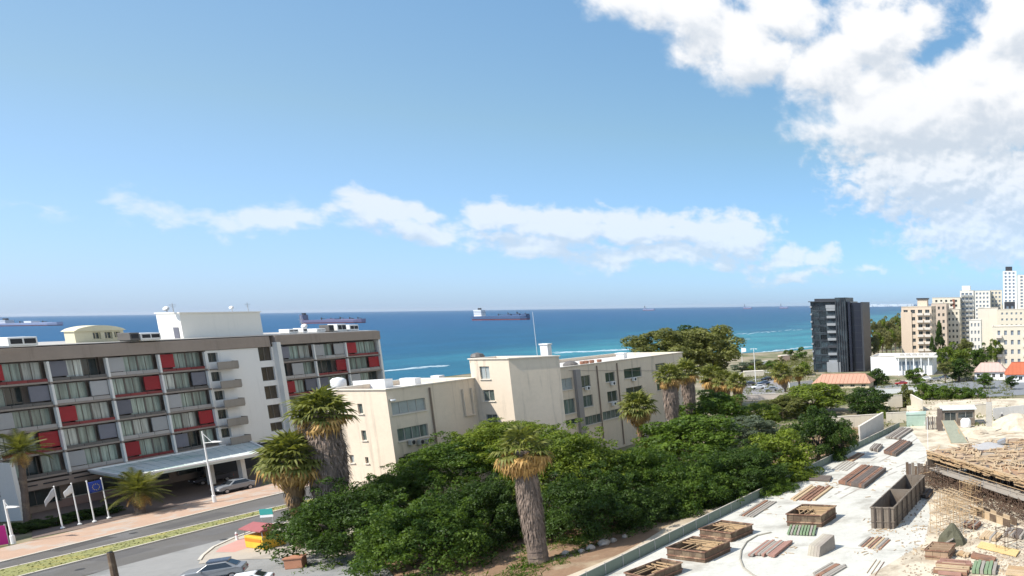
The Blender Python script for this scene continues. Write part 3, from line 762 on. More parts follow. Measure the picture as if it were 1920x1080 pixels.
# ---------------------------------------------------------------- roads and pavements by the hotel
def sheet(name, pts, mat, z, kind='structure', label=None, step=None):
    mb = MB(); mb.add([(p[0], p[1], z) for p in pts], [tuple(range(len(pts)))])
    return struct(mb, name, mat, label, kind)
def Lw(a, b, t): return (a[0] + (b[0] - a[0]) * t, a[1] + (b[1] - a[1]) * t)
def line(p0, p1, t0=-.6, t1=2.2): a, b = P(*p0), P(*p1); return Lw(a, b, t0), Lw(a, b, t1)
def strip(name, e0, e1, mat, z, t0=-.6, t1=2.2):
    a0, a1 = line(*e0, t0, t1); b0, b1 = line(*e1, t0, t1)
    n = 24; mb = MB()
    for i in range(n + 1):
        t = i / n
        for (c, d) in ((a0, a1), (b0, b1)): p = Lw(c, d, t); mb.v.append((p[0], p[1], gz(p[0], p[1]) + z))
    mb.f = [(2 * i, 2 * i + 2, 2 * i + 3, 2 * i + 1) for i in range(n)]
    return struct(mb, name, mat)
K = ((120, 1026), (506, 931))                # hotel side kerb
PV = ((104, 1005), (480, 915))               # back edge of pavement
ME0 = ((120, 1043), (505, 955)); ME1 = ((120, 1061), (507, 962))
LE = ((225, 1062), (481, 995))
strip('road', K, LE, m_asph, .02, -1.2, 2.2)
strip('pavement', PV, K, m_pave, .12, -1.2, 2.2)
a0, a1 = line(*K, -1.2, 2.2); mb = MB(); mb.bar((*a0, .07), (*a1, .07), .3, .16); struct(mb, 'kerb', m_kerb)
mb = MB()
for e in (ME0, ME1):
    a0, a1 = line(*e, -1.2, 2.2); mb.bar((*a0, .08), (*a1, .08), .25, .16)
struct(mb, 'median_kerb', m_kerb)
strip('median_strip', ME0, ME1, m_grass, .13, -1.2, 2.2)
# tufts of grass on the median
rg = random.Random(5); gb = MB(); a0, a1 = line(*ME0, -.6, 1.6); b0, b1 = line(*ME1, -.6, 1.6)
for i in range(1800):
    t = rg.random(); s_ = rg.random(); p = Lw(Lw(a0, a1, t), Lw(b0, b1, t), s_); h = rg.uniform(.03, .11); w = rg.uniform(.05, .16); an = rg.uniform(0, 6.28)
    gb.add([(p[0] - math.cos(an) * w, p[1] - math.sin(an) * w, .12), (p[0] + math.cos(an) * w, p[1] + math.sin(an) * w, .12), (p[0] + rg.uniform(-.1, .1), p[1] + rg.uniform(-.1, .1), .12 + h)], [(0, 1, 2)])
tag(gb.build('grass_tufts', m_grass), 'patchy yellow green grass on the road median', 'grass', None, 'stuff')
# lane dashes
def dashes(e0, e1, off, n, L, w, mat, name):
    a, b = P(*e0), P(*e1); d = (b - a).normalized(); pr = Vector((-d.y, d.x, 0)); mb = MB()
    for i in range(n):
        c = a + d * (i * (L * 2.5) - 30) + pr * off; mb.quad(*[(c + d * u + pr * v).to_tuple()[:2] + (.034,) for (u, v) in ((0, -w), (L, -w), (L, w), (0, w))])
    return struct(mb, name, mat)
m_paint = M('road_paint', (.62, .62, .6), .7, .2, 2)
for (x, y) in ((250, 1000), (420, 1012), (150, 1068)):
    p = P(x, y); mb = MB(); mb.lathe([(.35, .025), (.35, .032)], 16, (p.x, p.y)); struct(mb, 'manhole_cover', M('cast_iron_%d' % x, (.05, .05, .05), .6, .2, 2))
for i, (x, y, w_, l_) in enumerate(((90, 1034, 1.4, 5.0), (300, 992, 1.0, 7.0), (180, 1052, 1.6, 4.0), (380, 1004, 1.2, 6.0), (440, 945, .9, 8.0))):
    c = P(x, y); a_, b2 = P(*K[0]), P(*K[1]); d = (b2 - a_).normalized(); pr = Vector((-d.y, d.x, 0)); mb = MB(); mb.quad(*[((c + d * u + pr * v).x, (c + d * u + pr * v).y, .028) for (u, v) in ((0, -w_), (l_, -w_), (l_, w_), (0, w_))]); struct(mb, 'asphalt_patch', M('patch_asphalt_%d' % i, (.085 + .012 * i, .08 + .012 * i, .075 + .012 * i), .9, .15, 1))
lot = [P(*p) for p in ((60, 1110), (225, 1061), (370, 1024), (481, 995), (540, 985), (700, 1030), (760, 1110), (760, 1400), (-500, 1400))]
sheet('parking_lot', lot, m_lot, .016)
sw_ = [P(*p) for p in ((372, 1058), (380, 1044), (400, 1028), (440, 1010), (490, 992), (540, 975), (640, 975), (700, 1010), (690, 1045), (560, 1046), (450, 1050))]
sheet('sidewalk', sw_, M('beige_paving', (.42, .37, .30), .9, .1, .4, col2=(.34, .30, .25)), .05)
pk = [P(*p) for p in ((404, 1036), (412, 1028), (450, 1012), (486, 1000), (482, 1022), (440, 1036))]
sheet('pink_paving_patch', pk, M('pink_tiles', (.50, .27, .22), .9, .12, .6), .054)
mb = MB(); q_ = [P(*p) for p in ((374, 1052), (380, 1043), (400, 1027), (440, 1009), (490, 991), (540, 974))]
for a, b_ in zip(q_, q_[1:]): mb.bar((a.x, a.y, .07), (b_.x, b_.y, .07), .25, .14)
struct(mb, 'curved_kerb', m_kerb)
# forecourt between hotel and pavement
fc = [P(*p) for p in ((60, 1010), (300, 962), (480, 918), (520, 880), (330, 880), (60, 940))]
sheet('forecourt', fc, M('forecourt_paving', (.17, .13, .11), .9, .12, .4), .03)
# brown low wall behind the flags
a, b_ = P(58, 962), P(250, 925)
pw_ = thing('planter_wall', 'low pinkish brown planter wall behind the flagpoles along the hotel', 'wall', (a.x, a.y, 0)); mb = MB(); mb.bar((0, 0, .55), (b_.x - a.x, b_.y - a.y, .55), .4, 1.1); mb.build('wall', M('pink_brown_wall', (.30, .20, .17), .9, .1, .5), pw_)
mb = MB(); mb.bar((0, 0, 1.14), (b_.x - a.x, b_.y - a.y, 1.14), .5, .08); mb.build('coping', m_kerb, pw_)
# flagpoles
FP = [((118, 992), (105, 921), 'w'), ((150, 985), (135, 915), 'w2'), ((178, 980), (167, 905), ''), ((205, 973), (190, 903), 'b')]
m_flagw = M('white_flag_cloth', (.75, .75, .74), .8, .05, 2); m_flagb = M('blue_flag_cloth', (.03, .06, .30), .8, .05, 2); m_flagg = M('grey_flag_cloth', (.45, .45, .46), .8, .08, 2)
fl_lab = ['white flagpole with a limp grey white flag, leftmost of the four', 'white flagpole with a short bright white flag, second from the left', 'bare white flagpole, third from the left beside the blue flag', 'white flagpole flying a blue flag with a ring of stars, rightmost']
for (bp_, tp_, k), lb in zip(FP, fl_lab):
    p = P(*bp_); H = 5.0; t = thing('flagpole', lb, 'flagpole', (p.x, p.y, .1), 0, 'flagpoles in front of the hotel')
    mb = MB(); mb.tube((0, 0, 0), (0, 0, H), .07, .045); mb.lathe([(.02, H), (.09, H + .06), (.02, H + .15)], 8); mb.build('pole', m_whitemetal, t)
    mb = MB(); mb.lathe([(.2, 0), (.2, .12), (.1, .18)], 10); mb.build('foot', m_whitemetal, t)
    if k:
        mb = MB(); n = 9; sgn = -1; Lf, Hf = (1.5, 1.0) if k != 'b' else (1.6, 1.35)
        for i in range(n + 1):
            u = i / n
            for j in range(5):
                v = j / 4; droop = {'w': 1.9, 'w2': 1.0, 'b': .15}[k] * u ** 1.3
                mb.v.append((-.08 * math.sin(u * 9 + v) * u - .0, sgn * (.05 + Lf * u * (.62 if k != 'b' else .85)), H - .1 - v * Hf * (1 - .35 * u * (k != 'b')) - droop * .75))
        for i in range(n):
            for j in range(4): a = i * 5 + j; mb.f.append((a, a + 5, a + 6, a + 1))
        fo_ = mb.build('flag', {'w': m_flagg, 'w2': m_flagw, 'b': m_flagb}[k], t, smooth=True); sl = fo_.modifiers.new('thick', 'SOLIDIFY'); sl.thickness = .02
        fo_.rotation_euler = (0, 0, R({'w': -12, 'w2': 8, 'b': -5}[k]))
        if k == 'b':
            st = MB()
            for i in range(12):
                an = i * math.pi / 6; st.lathe([(.045, 0), (.045, .012)], 5)
                for q2 in range(-10, 0): x, y, z = st.v[q2]; st.v[q2] = (z + .06, -.72 + x + .36 * math.cos(an), H - .85 + y + .36 * math.sin(an))
            st.build('star_ring', M('yellow_star', (.7, .55, .03), .7, .02, 1), t)
# street lamps
def lamp(px_, py_, H, lab, arm, az_, heads=1, Harm=None):
    p = P(px_, py_); t = thing('street_lamp', lab, 'street lamp', (p.x, p.y, .1), R(az_), 'street lamps on the hotel side pavement')
    mb = MB(); mb.tube((0, 0, 0), (0, 0, H), .13, .07, 10); mb.build('pole', m_whitemetal, t)
    mb = MB(); mb.lathe([(.2, 0), (.2, .9), (.14, 1.0)], 10); mb.build('foot', m_whitemetal, t)
    Ha = Harm or H * .84
    mb = MB(); mb.tube((0, 0, Ha), (arm, 0, Ha + .15), .05, .04); mb.tube((0, 0, H * .97), (arm * .75, 0, Ha + .15), .025, .025, 6); mb.build('arm', m_whitemetal, t)
    mb = MB(); mb.prism([(arm - .2, -.18), (arm + .9, -.14), (arm + .9, .14), (arm - .2, .18)], [Ha + .05, Ha + .12, Ha + .12, Ha + .05], [Ha + .28, Ha + .24, Ha + .24, Ha + .28]); mb.build('lamp_head', m_whitemetal, t, bevel=.03)
    return t
lamp(403, 943, 9.6, 'tall white street lamp with an arm in front of the entrance canopy', 1.4, 0, Harm=8.0)
lamp(26, 1021, 5.0, 'short white street lamp with a flat head near the magenta board', .5, 0, Harm=4.0)
p = P(222, 1112); t = thing('wooden_post', 'dark brown weathered post standing at the bottom edge of the car park', 'post', (p.x, p.y, 0)); Hq = 2.0
zt = 0.0
v_ = ray(215, 1036); Hq = CAMZ + v_.z * (p.y / v_.y)
mb = MB(); mb.tube((0, 0, 0), (0, 0, Hq), .26, .22, 10); mb.build('shaft', m_wood, t); mb = MB(); mb.tube((0, 0, Hq), (0, 0, Hq + .08), .2, .16, 10); mb.build('cap', m_dark, t)

# yellow kiosk with red awning and teal sign
p = P(497, 1024); t = thing('yellow_kiosk', 'yellow roadside kiosk with a faded red canopy roof under the tree', 'kiosk', (p.x, p.y, .05), R(-18))
m_yel = M('yellow_paint', (.66, .40, .04), .6, .2, 1); m_redc = M('faded_red_cloth', (.30, .10, .10), .8, .15, 1)
mb = MB(); mb.prism([(-1.3, -1), (1.7, -1), (1.7, 1), (-1.3, 1)], 0, [1.35, 1.35, 1.45, 1.45]); mb.build('body', m_yel, t, bevel=.08)
mb = MB(); mb.box(-1.1, 1.5, -1.05, -1.005, .8, 1.1); mb.build('counter_stripe', M('orange_stripe', (.6, .2, .02), .5, .1, 1), t)
mb = MB(); mb.prism([(-1.6, -1.2), (2.0, -1.2), (2.0, 1.2), (-1.6, 1.2)], 2.0, 2.1); mb.v += [(-1.3, 0, 2.6), (1.7, 0, 2.6)]; mb.f += [(4, 5, 9, 8), (6, 7, 8, 9), (5, 6, 9), (7, 4, 8)]; mb.build('canopy_roof', m_redc, t)
for (x, y) in ((-1.25, -.9), (1.65, -.9), (1.65, .9), (-1.25, .9)): mb = MB(); mb.tube((x, y, 1.3), (x, y, 2.05), .04); mb.build('post', m_metal, t)
p = P(503, 984); t = thing('teal_sign', 'teal and white sign board behind the yellow kiosk', 'sign', (p.x, p.y, .05), R(20))
mb = MB(); mb.box(-.6, .6, -.05, .05, 1.2, 1.9); mb.build('board', M('teal', (.05, .33, .30), .5, .08, 1), t); mb = MB(); mb.box(-.6, .6, -.07, .07, .9, 1.17); mb.build('white_panel', m_white, t)
for x in (-.5, .5): mb = MB(); mb.tube((x, 0, 0), (x, 0, 1.2), .05); mb.build('post', m_metal, t)
p = P(445, 1013); t = thing('bollard', 'small white bollard at the kerb corner of the pink paving', 'bollard', (p.x, p.y, .05)); mb = MB(); mb.lathe([(.12, 0), (.1, .8), (.05, .9)], 10); mb.build('shaft', m_whitemetal, t); mb = MB(); mb.lathe([(.115, .55), (.115, .65)], 10); mb.build('band', m_red, t)
p = P(556, 1064); t = thing('clay_planter', 'terracotta planter box under the dark tree by the car park', 'planter', (p.x, p.y, .02), R(20)); m_ter = M('terracotta', (.42, .20, .12), .85, .15, 1)
mb = MB(); mb.prism([(-.7, -.5), (.7, -.5), (.7, .5), (-.7, .5)], 0, 1.0); mb.build('box', m_ter, t, bevel=.05); mb = MB(); mb.box(-.78, .78, -.58, .58, 1.0, 1.12); mb.build('rim', m_ter, t)

# ---------------------------------------------------------------- cars
_tyre = M('tyre_rubber', (.02, .02, .02), .8, .1, 2); _rim = M('alloy_rim', (.4, .4, .42), .35, .05, 1, metal=.8)
_cglass = M('car_glass', (.02, .025, .03), .06, .1, 1, spec=.8); _lampm = M('headlight_glass', (.7, .7, .72), .1, .02, 1, spec=.8); _tail = M('tail_light_red', (.35, .01, .01), .2, .02, 1)
def car_proto(paint, long_=4.4, suv=0.0):
    h = suv; root_parts = []
    prof = [(-2.2, .45), (-2.2, .80 + h * .5), (-1.75, .95 + h * .6), (-.95, 1.02 + h * .5), (-.25, 1.42 + h), (1.05, 1.45 + h), (1.75, 1.05 + h * .6), (2.15, .98 + h * .5), (2.2, .5)]
    body = MB(); W = .88
    def ring(y, ins, dz): return [(x * (long_ / 4.4) * (1 - ins * .03), y, z - dz * (z > .9)) for x, z in prof]
    n = len(prof); secs = [(-W, 1, .06), (-W + .1, 0, 0), (W - .1, 0, 0), (W, 1, .06)]
    for (y, i_, dz) in secs:
        k = .14 if abs(y) == W else 0
        body.v += [(x, y * (1 - (.18 if z > 1.25 else 0)), z) for (x, y, z) in ring(y, i_, dz)]
    for s_ in range(3):
        for i in range(n): a = s_ * n + i; b_ = s_ * n + (i + 1) % n; body.f.append((a, b_, b_ + n, a + n))
    body.f += [tuple(range(n))[::-1], tuple(range(3 * n, 4 * n))]
    gl_ = MB(); k = long_ / 4.4; e = .015
    top = 1.40 + h
    gl_.add([(-.90 * k - e, -.68, 1.06 + h * .5), (-.90 * k - e, .68, 1.06 + h * .5), (-.30 * k - e, .6, top), (-.30 * k - e, -.6, top)], [(0, 3, 2, 1)])
    gl_.add([(1.70 * k + e, -.68, 1.12 + h * .6), (1.70 * k + e, .68, 1.12 + h * .6), (1.12 * k + e, .6, top), (1.12 * k + e, -.6, top)], [(0, 1, 2, 3)])
    sg_ = []
    for sgn in (-1, 1):
        m_ = MB(); y0_, y1_ = sgn * (W + .012), sgn * (W * .82 + .03)
        m_.add([(-.78 * k, y0_, 1.04 + h * .5), (1.45 * k, y0_, 1.08 + h * .5), (1.02 * k, y1_, top - .02), (-.22 * k, y1_, top - .03)], [(0, 1, 2, 3) if sgn < 0 else (3, 2, 1, 0)]); sg_.append(m_)
    return body, gl_, sg_, k, h
def car(x, y, z, rz, paint, lab, suv=0.0, group='cars parked in the lot at the bottom of the photo', long_=4.4, simple=False):
    body, gl_, sg_, k, h = car_proto(paint, long_, suv)
    t = thing('parked_car', lab, 'car', (x, y, z), rz, group)
    bo = body.build('body', paint, t, bevel=.05, smooth=False)
    a_ = MB(); a_.add(gl_.v[:4], [gl_.f[0]]); a_.build('windscreen', _cglass, t); a_ = MB(); a_.add(gl_.v[4:], [(0, 1, 2, 3)]); a_.build('rear_window', _cglass, t)
    for m_ in sg_: m_.build('side_window', _cglass, t)
    for (wx, wy) in ((-1.4 * k, -.82), (-1.4 * k, .82), (1.35 * k, -.82), (1.35 * k, .82)):
        m_ = MB(); m_.tube((wx, wy - .1, .32), (wx, wy + .1, .32), .32, .32, 14); w_ = m_.build('wheel', _tyre, t)
        if not simple: m_ = MB(); s_ = 1 if wy > 0 else -1; m_.tube((wx, wy + s_ * .1, .32), (wx, wy + s_ * .115, .32), .2, .2, 10); m_.build('rim', _rim, w_)
    if not simple:
        for sy in (-.62, .62):
            m_ = MB(); m_.box(-2.23 * k, -2.19 * k, sy - .18, sy + .18, .62, .78); m_.build('headlight', _lampm, t)
            m_ = MB(); m_.box(2.17 * k, 2.21 * k, sy - .18, sy + .18, .68, .86); m_.build('tail_light', _tail, t)
            m_ = MB(); m_.box(-.75, -.6, sy * 1.55 - .08, sy * 1.55 + .08, 1.0, 1.12); m_.build('mirror', paint, t)
    return t
def paintm(n, c): return M(n, c, .25, .04, .5, spec=.7)
c_dark = paintm('dark_grey_paint', (.06, .06, .075)); c_silver = paintm('silver_paint', (.22, .23, .24)); c_white = paintm('white_paint', (.75, .75, .74)); c_black = paintm('black_paint', (.015, .015, .018)); c_blue = paintm('blue_grey_paint', (.08, .11, .16)); c_redp = paintm('red_paint', (.30, .02, .02))
for (x, y, rz, pm, lab, sv) in ((404, 1086, 34, c_silver, 'silver grey estate car with a dark roof box, leftmost of the parked cars', .25), (452, 1106, 34, c_white, 'white car parked right behind the silver grey one', 0),
        (512, 1118, 34, c_black, 'black car mostly cut by the bottom edge of the photo', 0)):
    p = P(x, y); t = car(p.x, p.y, .02, R(rz), pm, lab, sv)
    if sv: m_ = MB(); m_.box(-.3, 1.2, -.55, .55, 1.72, 1.86); m_.build('roof_panel', c_blue, t)
p = P(440, 921); car(p.x, p.y, .03, R(108 - 90 + 60), c_silver, 'silver car waiting in the shade under the entrance canopy', .2, 'cars under the hotel canopy')
p = P(398, 905); car(p.x, p.y, .03, R(70), c_dark, 'dark car in deep shade under the canopy behind the tall lamp', 0, 'cars under the hotel canopy')

# ---------------------------------------------------------------- foliage
def leafmat(name, dark, light, tr=.35):
    mt = bpy.data.materials.new(name); mt.use_nodes = True; t = mt.node_tree; q = G(t)
    for n in list(t.nodes): t.nodes.remove(n)
    out = q.n('ShaderNodeOutputMaterial'); ri = q.n('ShaderNodeNewGeometry').outputs['Random Per Island']; oc = q.n('ShaderNodeTexCoord').outputs['Object']
    oi = q.n('ShaderNodeObjectInfo').outputs['Random']
    f = q.m('ADD', q.m('MULTIPLY', ri, .45), q.m('MULTIPLY', q.step(q.noise(oc, 3.2, 4, .6), .36, .66), .65))
    f = q.m('ADD', f, q.m('MULTIPLY', q.m('SUBTRACT', oi, .5), .3))
    c = q.mix(f, (*dark, 1), (*light, 1))
    d = q.n('ShaderNodeBsdfPrincipled'); t.links.new(c, d.inputs['Base Color']); d.inputs['Roughness'].default_value = .55; d.inputs['Specular IOR Level'].default_value = .25
    tl = q.n('ShaderNodeBsdfTranslucent'); t.links.new(q.mix(1.0, c, (1.3, 1.35, .6, 1), 'MULTIPLY'), tl.inputs[0])
    mx = q.n('ShaderNodeMixShader'); mx.inputs[0].default_value = tr; t.links.new(d.outputs[0], mx.inputs[1]); t.links.new(tl.outputs[0], mx.inputs[2]); t.links.new(mx.outputs[0], out.inputs[0])
    return mt
L_dark = leafmat('dark_leaves', (.014, .034, .007), (.070, .120, .016))
L_mid = leafmat('mid_green_leaves', (.024, .058, .008), (.125, .190, .020))
L_lite = leafmat('yellow_green_leaves', (.050, .085, .010), (.20, .25, .026))
L_olive = leafmat('olive_leaves', (.070, .082, .020), (.22, .225, .065))
L_grey = leafmat('grey_green_leaves', (.06, .085, .055), (.16, .19, .12))
L_coast = leafmat('coast_leaves', (.09, .10, .035), (.24, .23, .09))
L_palm = leafmat('palm_green', (.055, .070, .013), (.21, .215, .05), .3)
L_palmd = leafmat('feather_palm_green', (.050, .065, .014), (.20, .20, .05), .3)
L_dead = leafmat('dead_palm_fronds', (.22, .12, .04), (.58, .36, .12), .2)
m_bark = M('bark', (.13, .10, .075), .95, .3, 2, bump=.6, bscale=6)
m_shag = M('shaggy_palm_trunk', (.16, .12, .095), .95, .35, 1.5, bump=.7, bscale=5, col2=(.23, .17, .12))

def crown_mesh(name, seed, nleaf, nclump, lsize, mat, shape='dome', cl=.26):
    r = np.random.RandomState(seed)
    d = r.normal(size=(nclump, 3)); d /= np.linalg.norm(d, axis=1)[:, None]
    if shape == 'dome': d[:, 2] = np.abs(d[:, 2]) * 1.15 - .45
    rad = r.uniform(.42, 1.0, nclump) ** .8
    c = d * rad[:, None]
    if shape == 'cone':
        hgt = r.uniform(-1, .95, nclump); an = r.uniform(0, 6.28, nclump); rr = (1 - (hgt + 1) / 2.05) ** .8 * .75
        c = np.stack([np.cos(an) * rr, np.sin(an) * rr, hgt], 1)
    cr = r.uniform(.55, 1.25, nclump) * cl
    if shape == 'cone': cr = cr * .7
    if shape == 'dome':                        # thin sprays that stick out of the main masses
        d2 = r.normal(size=(nclump // 2, 3)); d2 /= np.linalg.norm(d2, axis=1)[:, None]; d2[:, 2] = np.abs(d2[:, 2]) * 1.15 - .35
        c = np.concatenate([c, d2 * r.uniform(.95, 1.2, nclump // 2)[:, None]]); cr = np.concatenate([cr, cl * r.uniform(.28, .5, nclump // 2)]); nclump = len(c)
    w = cr ** 2; idx = r.choice(nclump, nleaf, p=w / w.sum())
    n = r.normal(size=(nleaf, 3)); n /= np.linalg.norm(n, axis=1)[:, None]
    flip = (n[:, 2] < -.2) & (r.rand(nleaf) < .6); n[flip, 2] *= -1
    pos = c[idx] + n * (cr[idx] * r.uniform(.72, 1.08, nleaf))[:, None] * np.array([1, 1, .8])
    nn = n * .8 + r.normal(size=(nleaf, 3)) * .55 + np.array([0, 0, .25]); nn /= np.linalg.norm(nn, axis=1)[:, None]
    a = np.cross(nn, r.normal(size=(nleaf, 3))); a /= np.linalg.norm(a, axis=1)[:, None]; b = np.cross(nn, a)
    s = lsize * r.uniform(.6, 1.4, nleaf)[:, None]
    v = np.stack([pos - a * s, pos + b * s * .45 - nn * s * .1, pos + a * s, pos - b * s * .45 - nn * s * .1], 1).reshape(-1, 3)
    me = bpy.data.meshes.new(name); nv = len(v)
    me.vertices.add(nv); me.vertices.foreach_set('co', v.ravel().astype(np.float32))
    me.loops.add(nv); me.loops.foreach_set('vertex_index', np.arange(nv, dtype=np.int32))
    me.polygons.add(nleaf); me.polygons.foreach_set('loop_start', np.arange(0, nv, 4, dtype=np.int32)); me.polygons.foreach_set('loop_total', np.full(nleaf, 4, dtype=np.int32))
    me.materials.append(mat); me.update(); me.validate()
    return me
CM = {}
def crown(kind, mat, seed):
    key = (kind, mat.name, seed)
    if key not in CM:
        cfg = {'near': (34000, 150, .026, 'dome', .19), 'mid': (11000, 60, .050, 'ball', .27), 'far': (4500, 36, .075, 'ball', .3), 'cone': (5000, 60, .06, 'cone', .3), 'tiny': (1500, 18, .12, 'ball', .36)}[kind]
        CM[key] = crown_mesh('crown', seed, cfg[0], cfg[1], cfg[2], mat, cfg[3], cfg[4])
    return CM[key]
def tree(cx, cy, rpx, rpy, D, kind, mat, lab, seed=1, group=None, name='leafy_tree', cat='tree', trunk=True, rot=None):
    c = PD(cx, cy, D); k = F / D; rx = rpx / k; rz_ = rpy / k; g0 = gz(c.x, c.y)
    t = thing(name, lab, cat, (c.x, c.y, g0), 0, group)
    rg = random.Random(int(cx * 7 + cy)); ry = rx * rg.uniform(.85, 1.05)
    o = inst('crown', crown(kind, mat, seed), t, (0, 0, c.z - g0), (0, 0, rot if rot is not None else rg.uniform(0, 6.28)), (rx * 1.04, ry * 1.04, rz_ * 1.12))
    if trunk:
        mb = MB(); H = max(c.z - g0 - rz_ * .35, .6); r0 = max(.10, min(.5, rx * .08)); bx, by = rg.uniform(-.3, .3), rg.uniform(-.3, .3)
        mb.path([(0, 0, -.1), (bx, by, H * .35), (bx * .5, by * 1.5, H * .7), (0, 0, H)], [r0 * 1.3, r0, r0 * .85, r0 * .6], 8)
        for i in range(5):
            an = i * 1.256 + rg.uniform(-.4, .4); z0 = H * rg.uniform(.45, .8); e = (math.cos(an) * rx * .6, math.sin(an) * ry * .6, min(c.z - g0 + rz_ * .2, z0 + rz_ * rg.uniform(.5, .9)))
            mb.path([(bx * .6, by * .8, z0), (e[0] * .45, e[1] * .45, (z0 + e[2]) / 2 + .2), e], [r0 * .6, r0 * .42, r0 * .18], 6)
        mb.build('trunk', m_bark, t, smooth=True)
    return t
TG = 'trees in the dense grove by the building site'
T_ = [
 (652, 982, 108, 88, 76, 'near', L_dark, 'broad dark green tree overhanging the car park beside the yellow kiosk', 1, TG),
 (795, 1010, 108, 100, 71, 'near', L_mid, 'bright leaved tree at the bottom edge between car park and shaggy palm', 2, TG),
 (905, 975, 85, 90, 78, 'near', L_dark, 'dark tree directly left of the tall shaggy palm trunk', 3, TG),
 (855, 872, 105, 62, 90, 'near', L_mid, 'mid green tree in front of the shaded cream office wall', 1, TG),
 (738, 932, 58, 56, 84, 'near', L_mid, 'small dark tree at the foot of the cream building corner', 3, TG),
 (1060, 872, 115, 84, 88, 'near', L_lite, 'wide fresh green tree behind the crown of the orange palm', 2, TG),
 (950, 828, 95, 44, 94, 'near', L_lite, 'yellow green tree top below the cream stair tower', 3, TG),
 (1110, 955, 100, 85, 81, 'near', L_dark, 'dark shady tree right of the shaggy palm trunk', 1, TG),
 (1195, 895, 85, 68, 92, 'near', L_mid, 'tree with forked pale trunk near the sandy path bend', 3, TG),
 (1215, 950, 60, 50, 86, 'near', L_dark, 'dark tree low beside the sandy path', 2, TG),
 (1295, 918, 92, 78, 92, 'near', L_mid, 'rounded tree above the green fence at the middle of the path', 1, TG),
 (1385, 892, 88, 62, 99, 'near', L_dark, 'dark green tree halfway along the green fence', 3, TG),
 (1300, 822, 80, 40, 108, 'mid', L_mid, 'low spreading tree in front of the right cream wing', 1, TG),
 (1455, 862, 62, 48, 108, 'mid', L_lite, 'light green bushy tree near the far part of the fence', 2, TG),
 (1530, 812, 42, 42, 118, 'mid', L_dark, 'dark round tree near the top of the sandy bank', 3, TG),
 (1576, 826, 30, 36, 119, 'mid', L_dark, 'small dark round tree beside the slanting white wall', 1, TG),
 (1400, 812, 52, 26, 121, 'mid', L_grey, 'grey green flat topped tree in the middle of the grove', 2, TG),
 (1335, 775, 60, 36, 132, 'mid', L_mid, 'tree standing below the cluster of orange fan palms', 3, TG),
 (1245, 835, 50, 34, 112, 'mid', L_lite, 'light tree in front of the basement of the cream wing', 1, TG),
 (1490, 905, 55, 28, 106, 'mid', L_lite, 'low yellowish shrub tree touching the green fence', 3, TG),
 (1430, 780, 35, 22, 145, 'mid', L_lite, 'pale green small tree in front of the long white wall', 2, TG),
 (1530, 748, 62, 26, 175, 'mid', L_lite, 'wide green tree in front of the salmon roofed house', 1, 'trees near the salmon roofed house'),
 (1470, 765, 40, 20, 165, 'mid', L_olive, 'olive green bush left of the wide tree by the salmon house', 3, 'trees near the salmon roofed house'),
 (1630, 757, 42, 27, 172, 'mid', L_dark, 'dark round tree right below the salmon roofed house', 2, 'trees near the salmon roofed house'),
 (1700, 753, 17, 26, 185, 'far', L_olive, 'narrow olive brown tree between cream walls', 1, 'trees near the salmon roofed house'),
 (1655, 787, 18, 16, 165, 'far', L_lite, 'bright green shrub beside the far end of the deck', 2, 'trees near the salmon roofed house'),
 (1735, 732, 20, 18, 205, 'far', L_mid, 'green bush at the left end of the street hedge', 3, 'trees along the street'),
 (1765, 740, 22, 14, 205, 'far', L_mid, 'second bush in the street hedge', 1, 'trees along the street'),
 (1800, 740, 26, 14, 207, 'far', L_mid, 'third bush in the street hedge', 2, 'trees along the street'),
 (1832, 741, 20, 13, 208, 'far', L_mid, 'last bush at the right end of the street hedge', 3, 'trees along the street'),
 (1645, 708, 22, 14, 262, 'far', L_dark, 'dark bush in front of the long white low building', 1, 'trees along the street'),
 (1715, 705, 20, 14, 262, 'far', L_mid, 'round bush at the right end of the white low building', 2, 'trees along the street'),
 (1790, 668, 28, 22, 275, 'far', L_lite, 'sunlit yellow green tree before the apartment blocks', 3, 'trees along the street'),
 (1797, 692, 24, 16, 268, 'far', L_dark, 'dark tree just below the sunlit yellow green one', 1, 'trees along the street'),
 (1832, 672, 20, 16, 285, 'far', L_mid, 'mid green tree left of the pink roofed house', 2, 'trees along the street'),
 (1812, 655, 16, 16, 320, 'far', L_olive, 'olive tree in front of the ivory blocks', 1, 'trees along the street'),
 (1850, 660, 15, 15, 300, 'far', L_dark, 'dark tree before the blank beige wall', 3, 'trees along the street'),
 (1772, 690, 15, 11, 262, 'far', L_olive, 'olive bush between the white low building and the sunlit tree', 2, 'trees along the street'),
 (1845, 712, 16, 10, 240, 'far', L_mid, 'low green bush in front of the pink roofed house', 1, 'trees along the street'),
 (1897, 715, 14, 10, 235, 'far', L_dark, 'low dark bush in front of the red roofed house', 2, 'trees along the street'),
 (1868, 655, 14, 18, 290, 'far', L_lite, 'small green tree left of the right edge apartment block', 2, 'trees along the street'),
 (1762, 642, 14, 32, 320, 'cone', L_dark, 'dark pointed cypress in front of the peach apartment block', 3, 'trees along the street'),
 (1748, 655, 9, 20, 318, 'cone', L_dark, 'shorter cypress left of the tall pointed one', 1, 'trees along the street'),
 (1248, 655, 62, 34, 176, 'mid', L_olive, 'left half of the big olive crown behind the cream wing', 1, 'big rounded trees behind the cream wing'),
 (1328, 658, 62, 40, 182, 'mid', L_olive, 'right hand big olive tree standing before the sea', 2, 'big rounded trees behind the cream wing'),
 (1335, 965, 50, 40, 92, 'near', L_dark, 'low dark tree leaning over the hoarding in the middle of the path', 1, TG),
 (1440, 915, 52, 36, 99, 'near', L_mid, 'green tree leaning over the hoarding two thirds along the path', 2, TG),
 (1290, 650, 50, 32, 190, 'mid', L_dark, 'darker tree between the two big olive crowns', 3, 'big rounded trees behind the cream wing'),
]
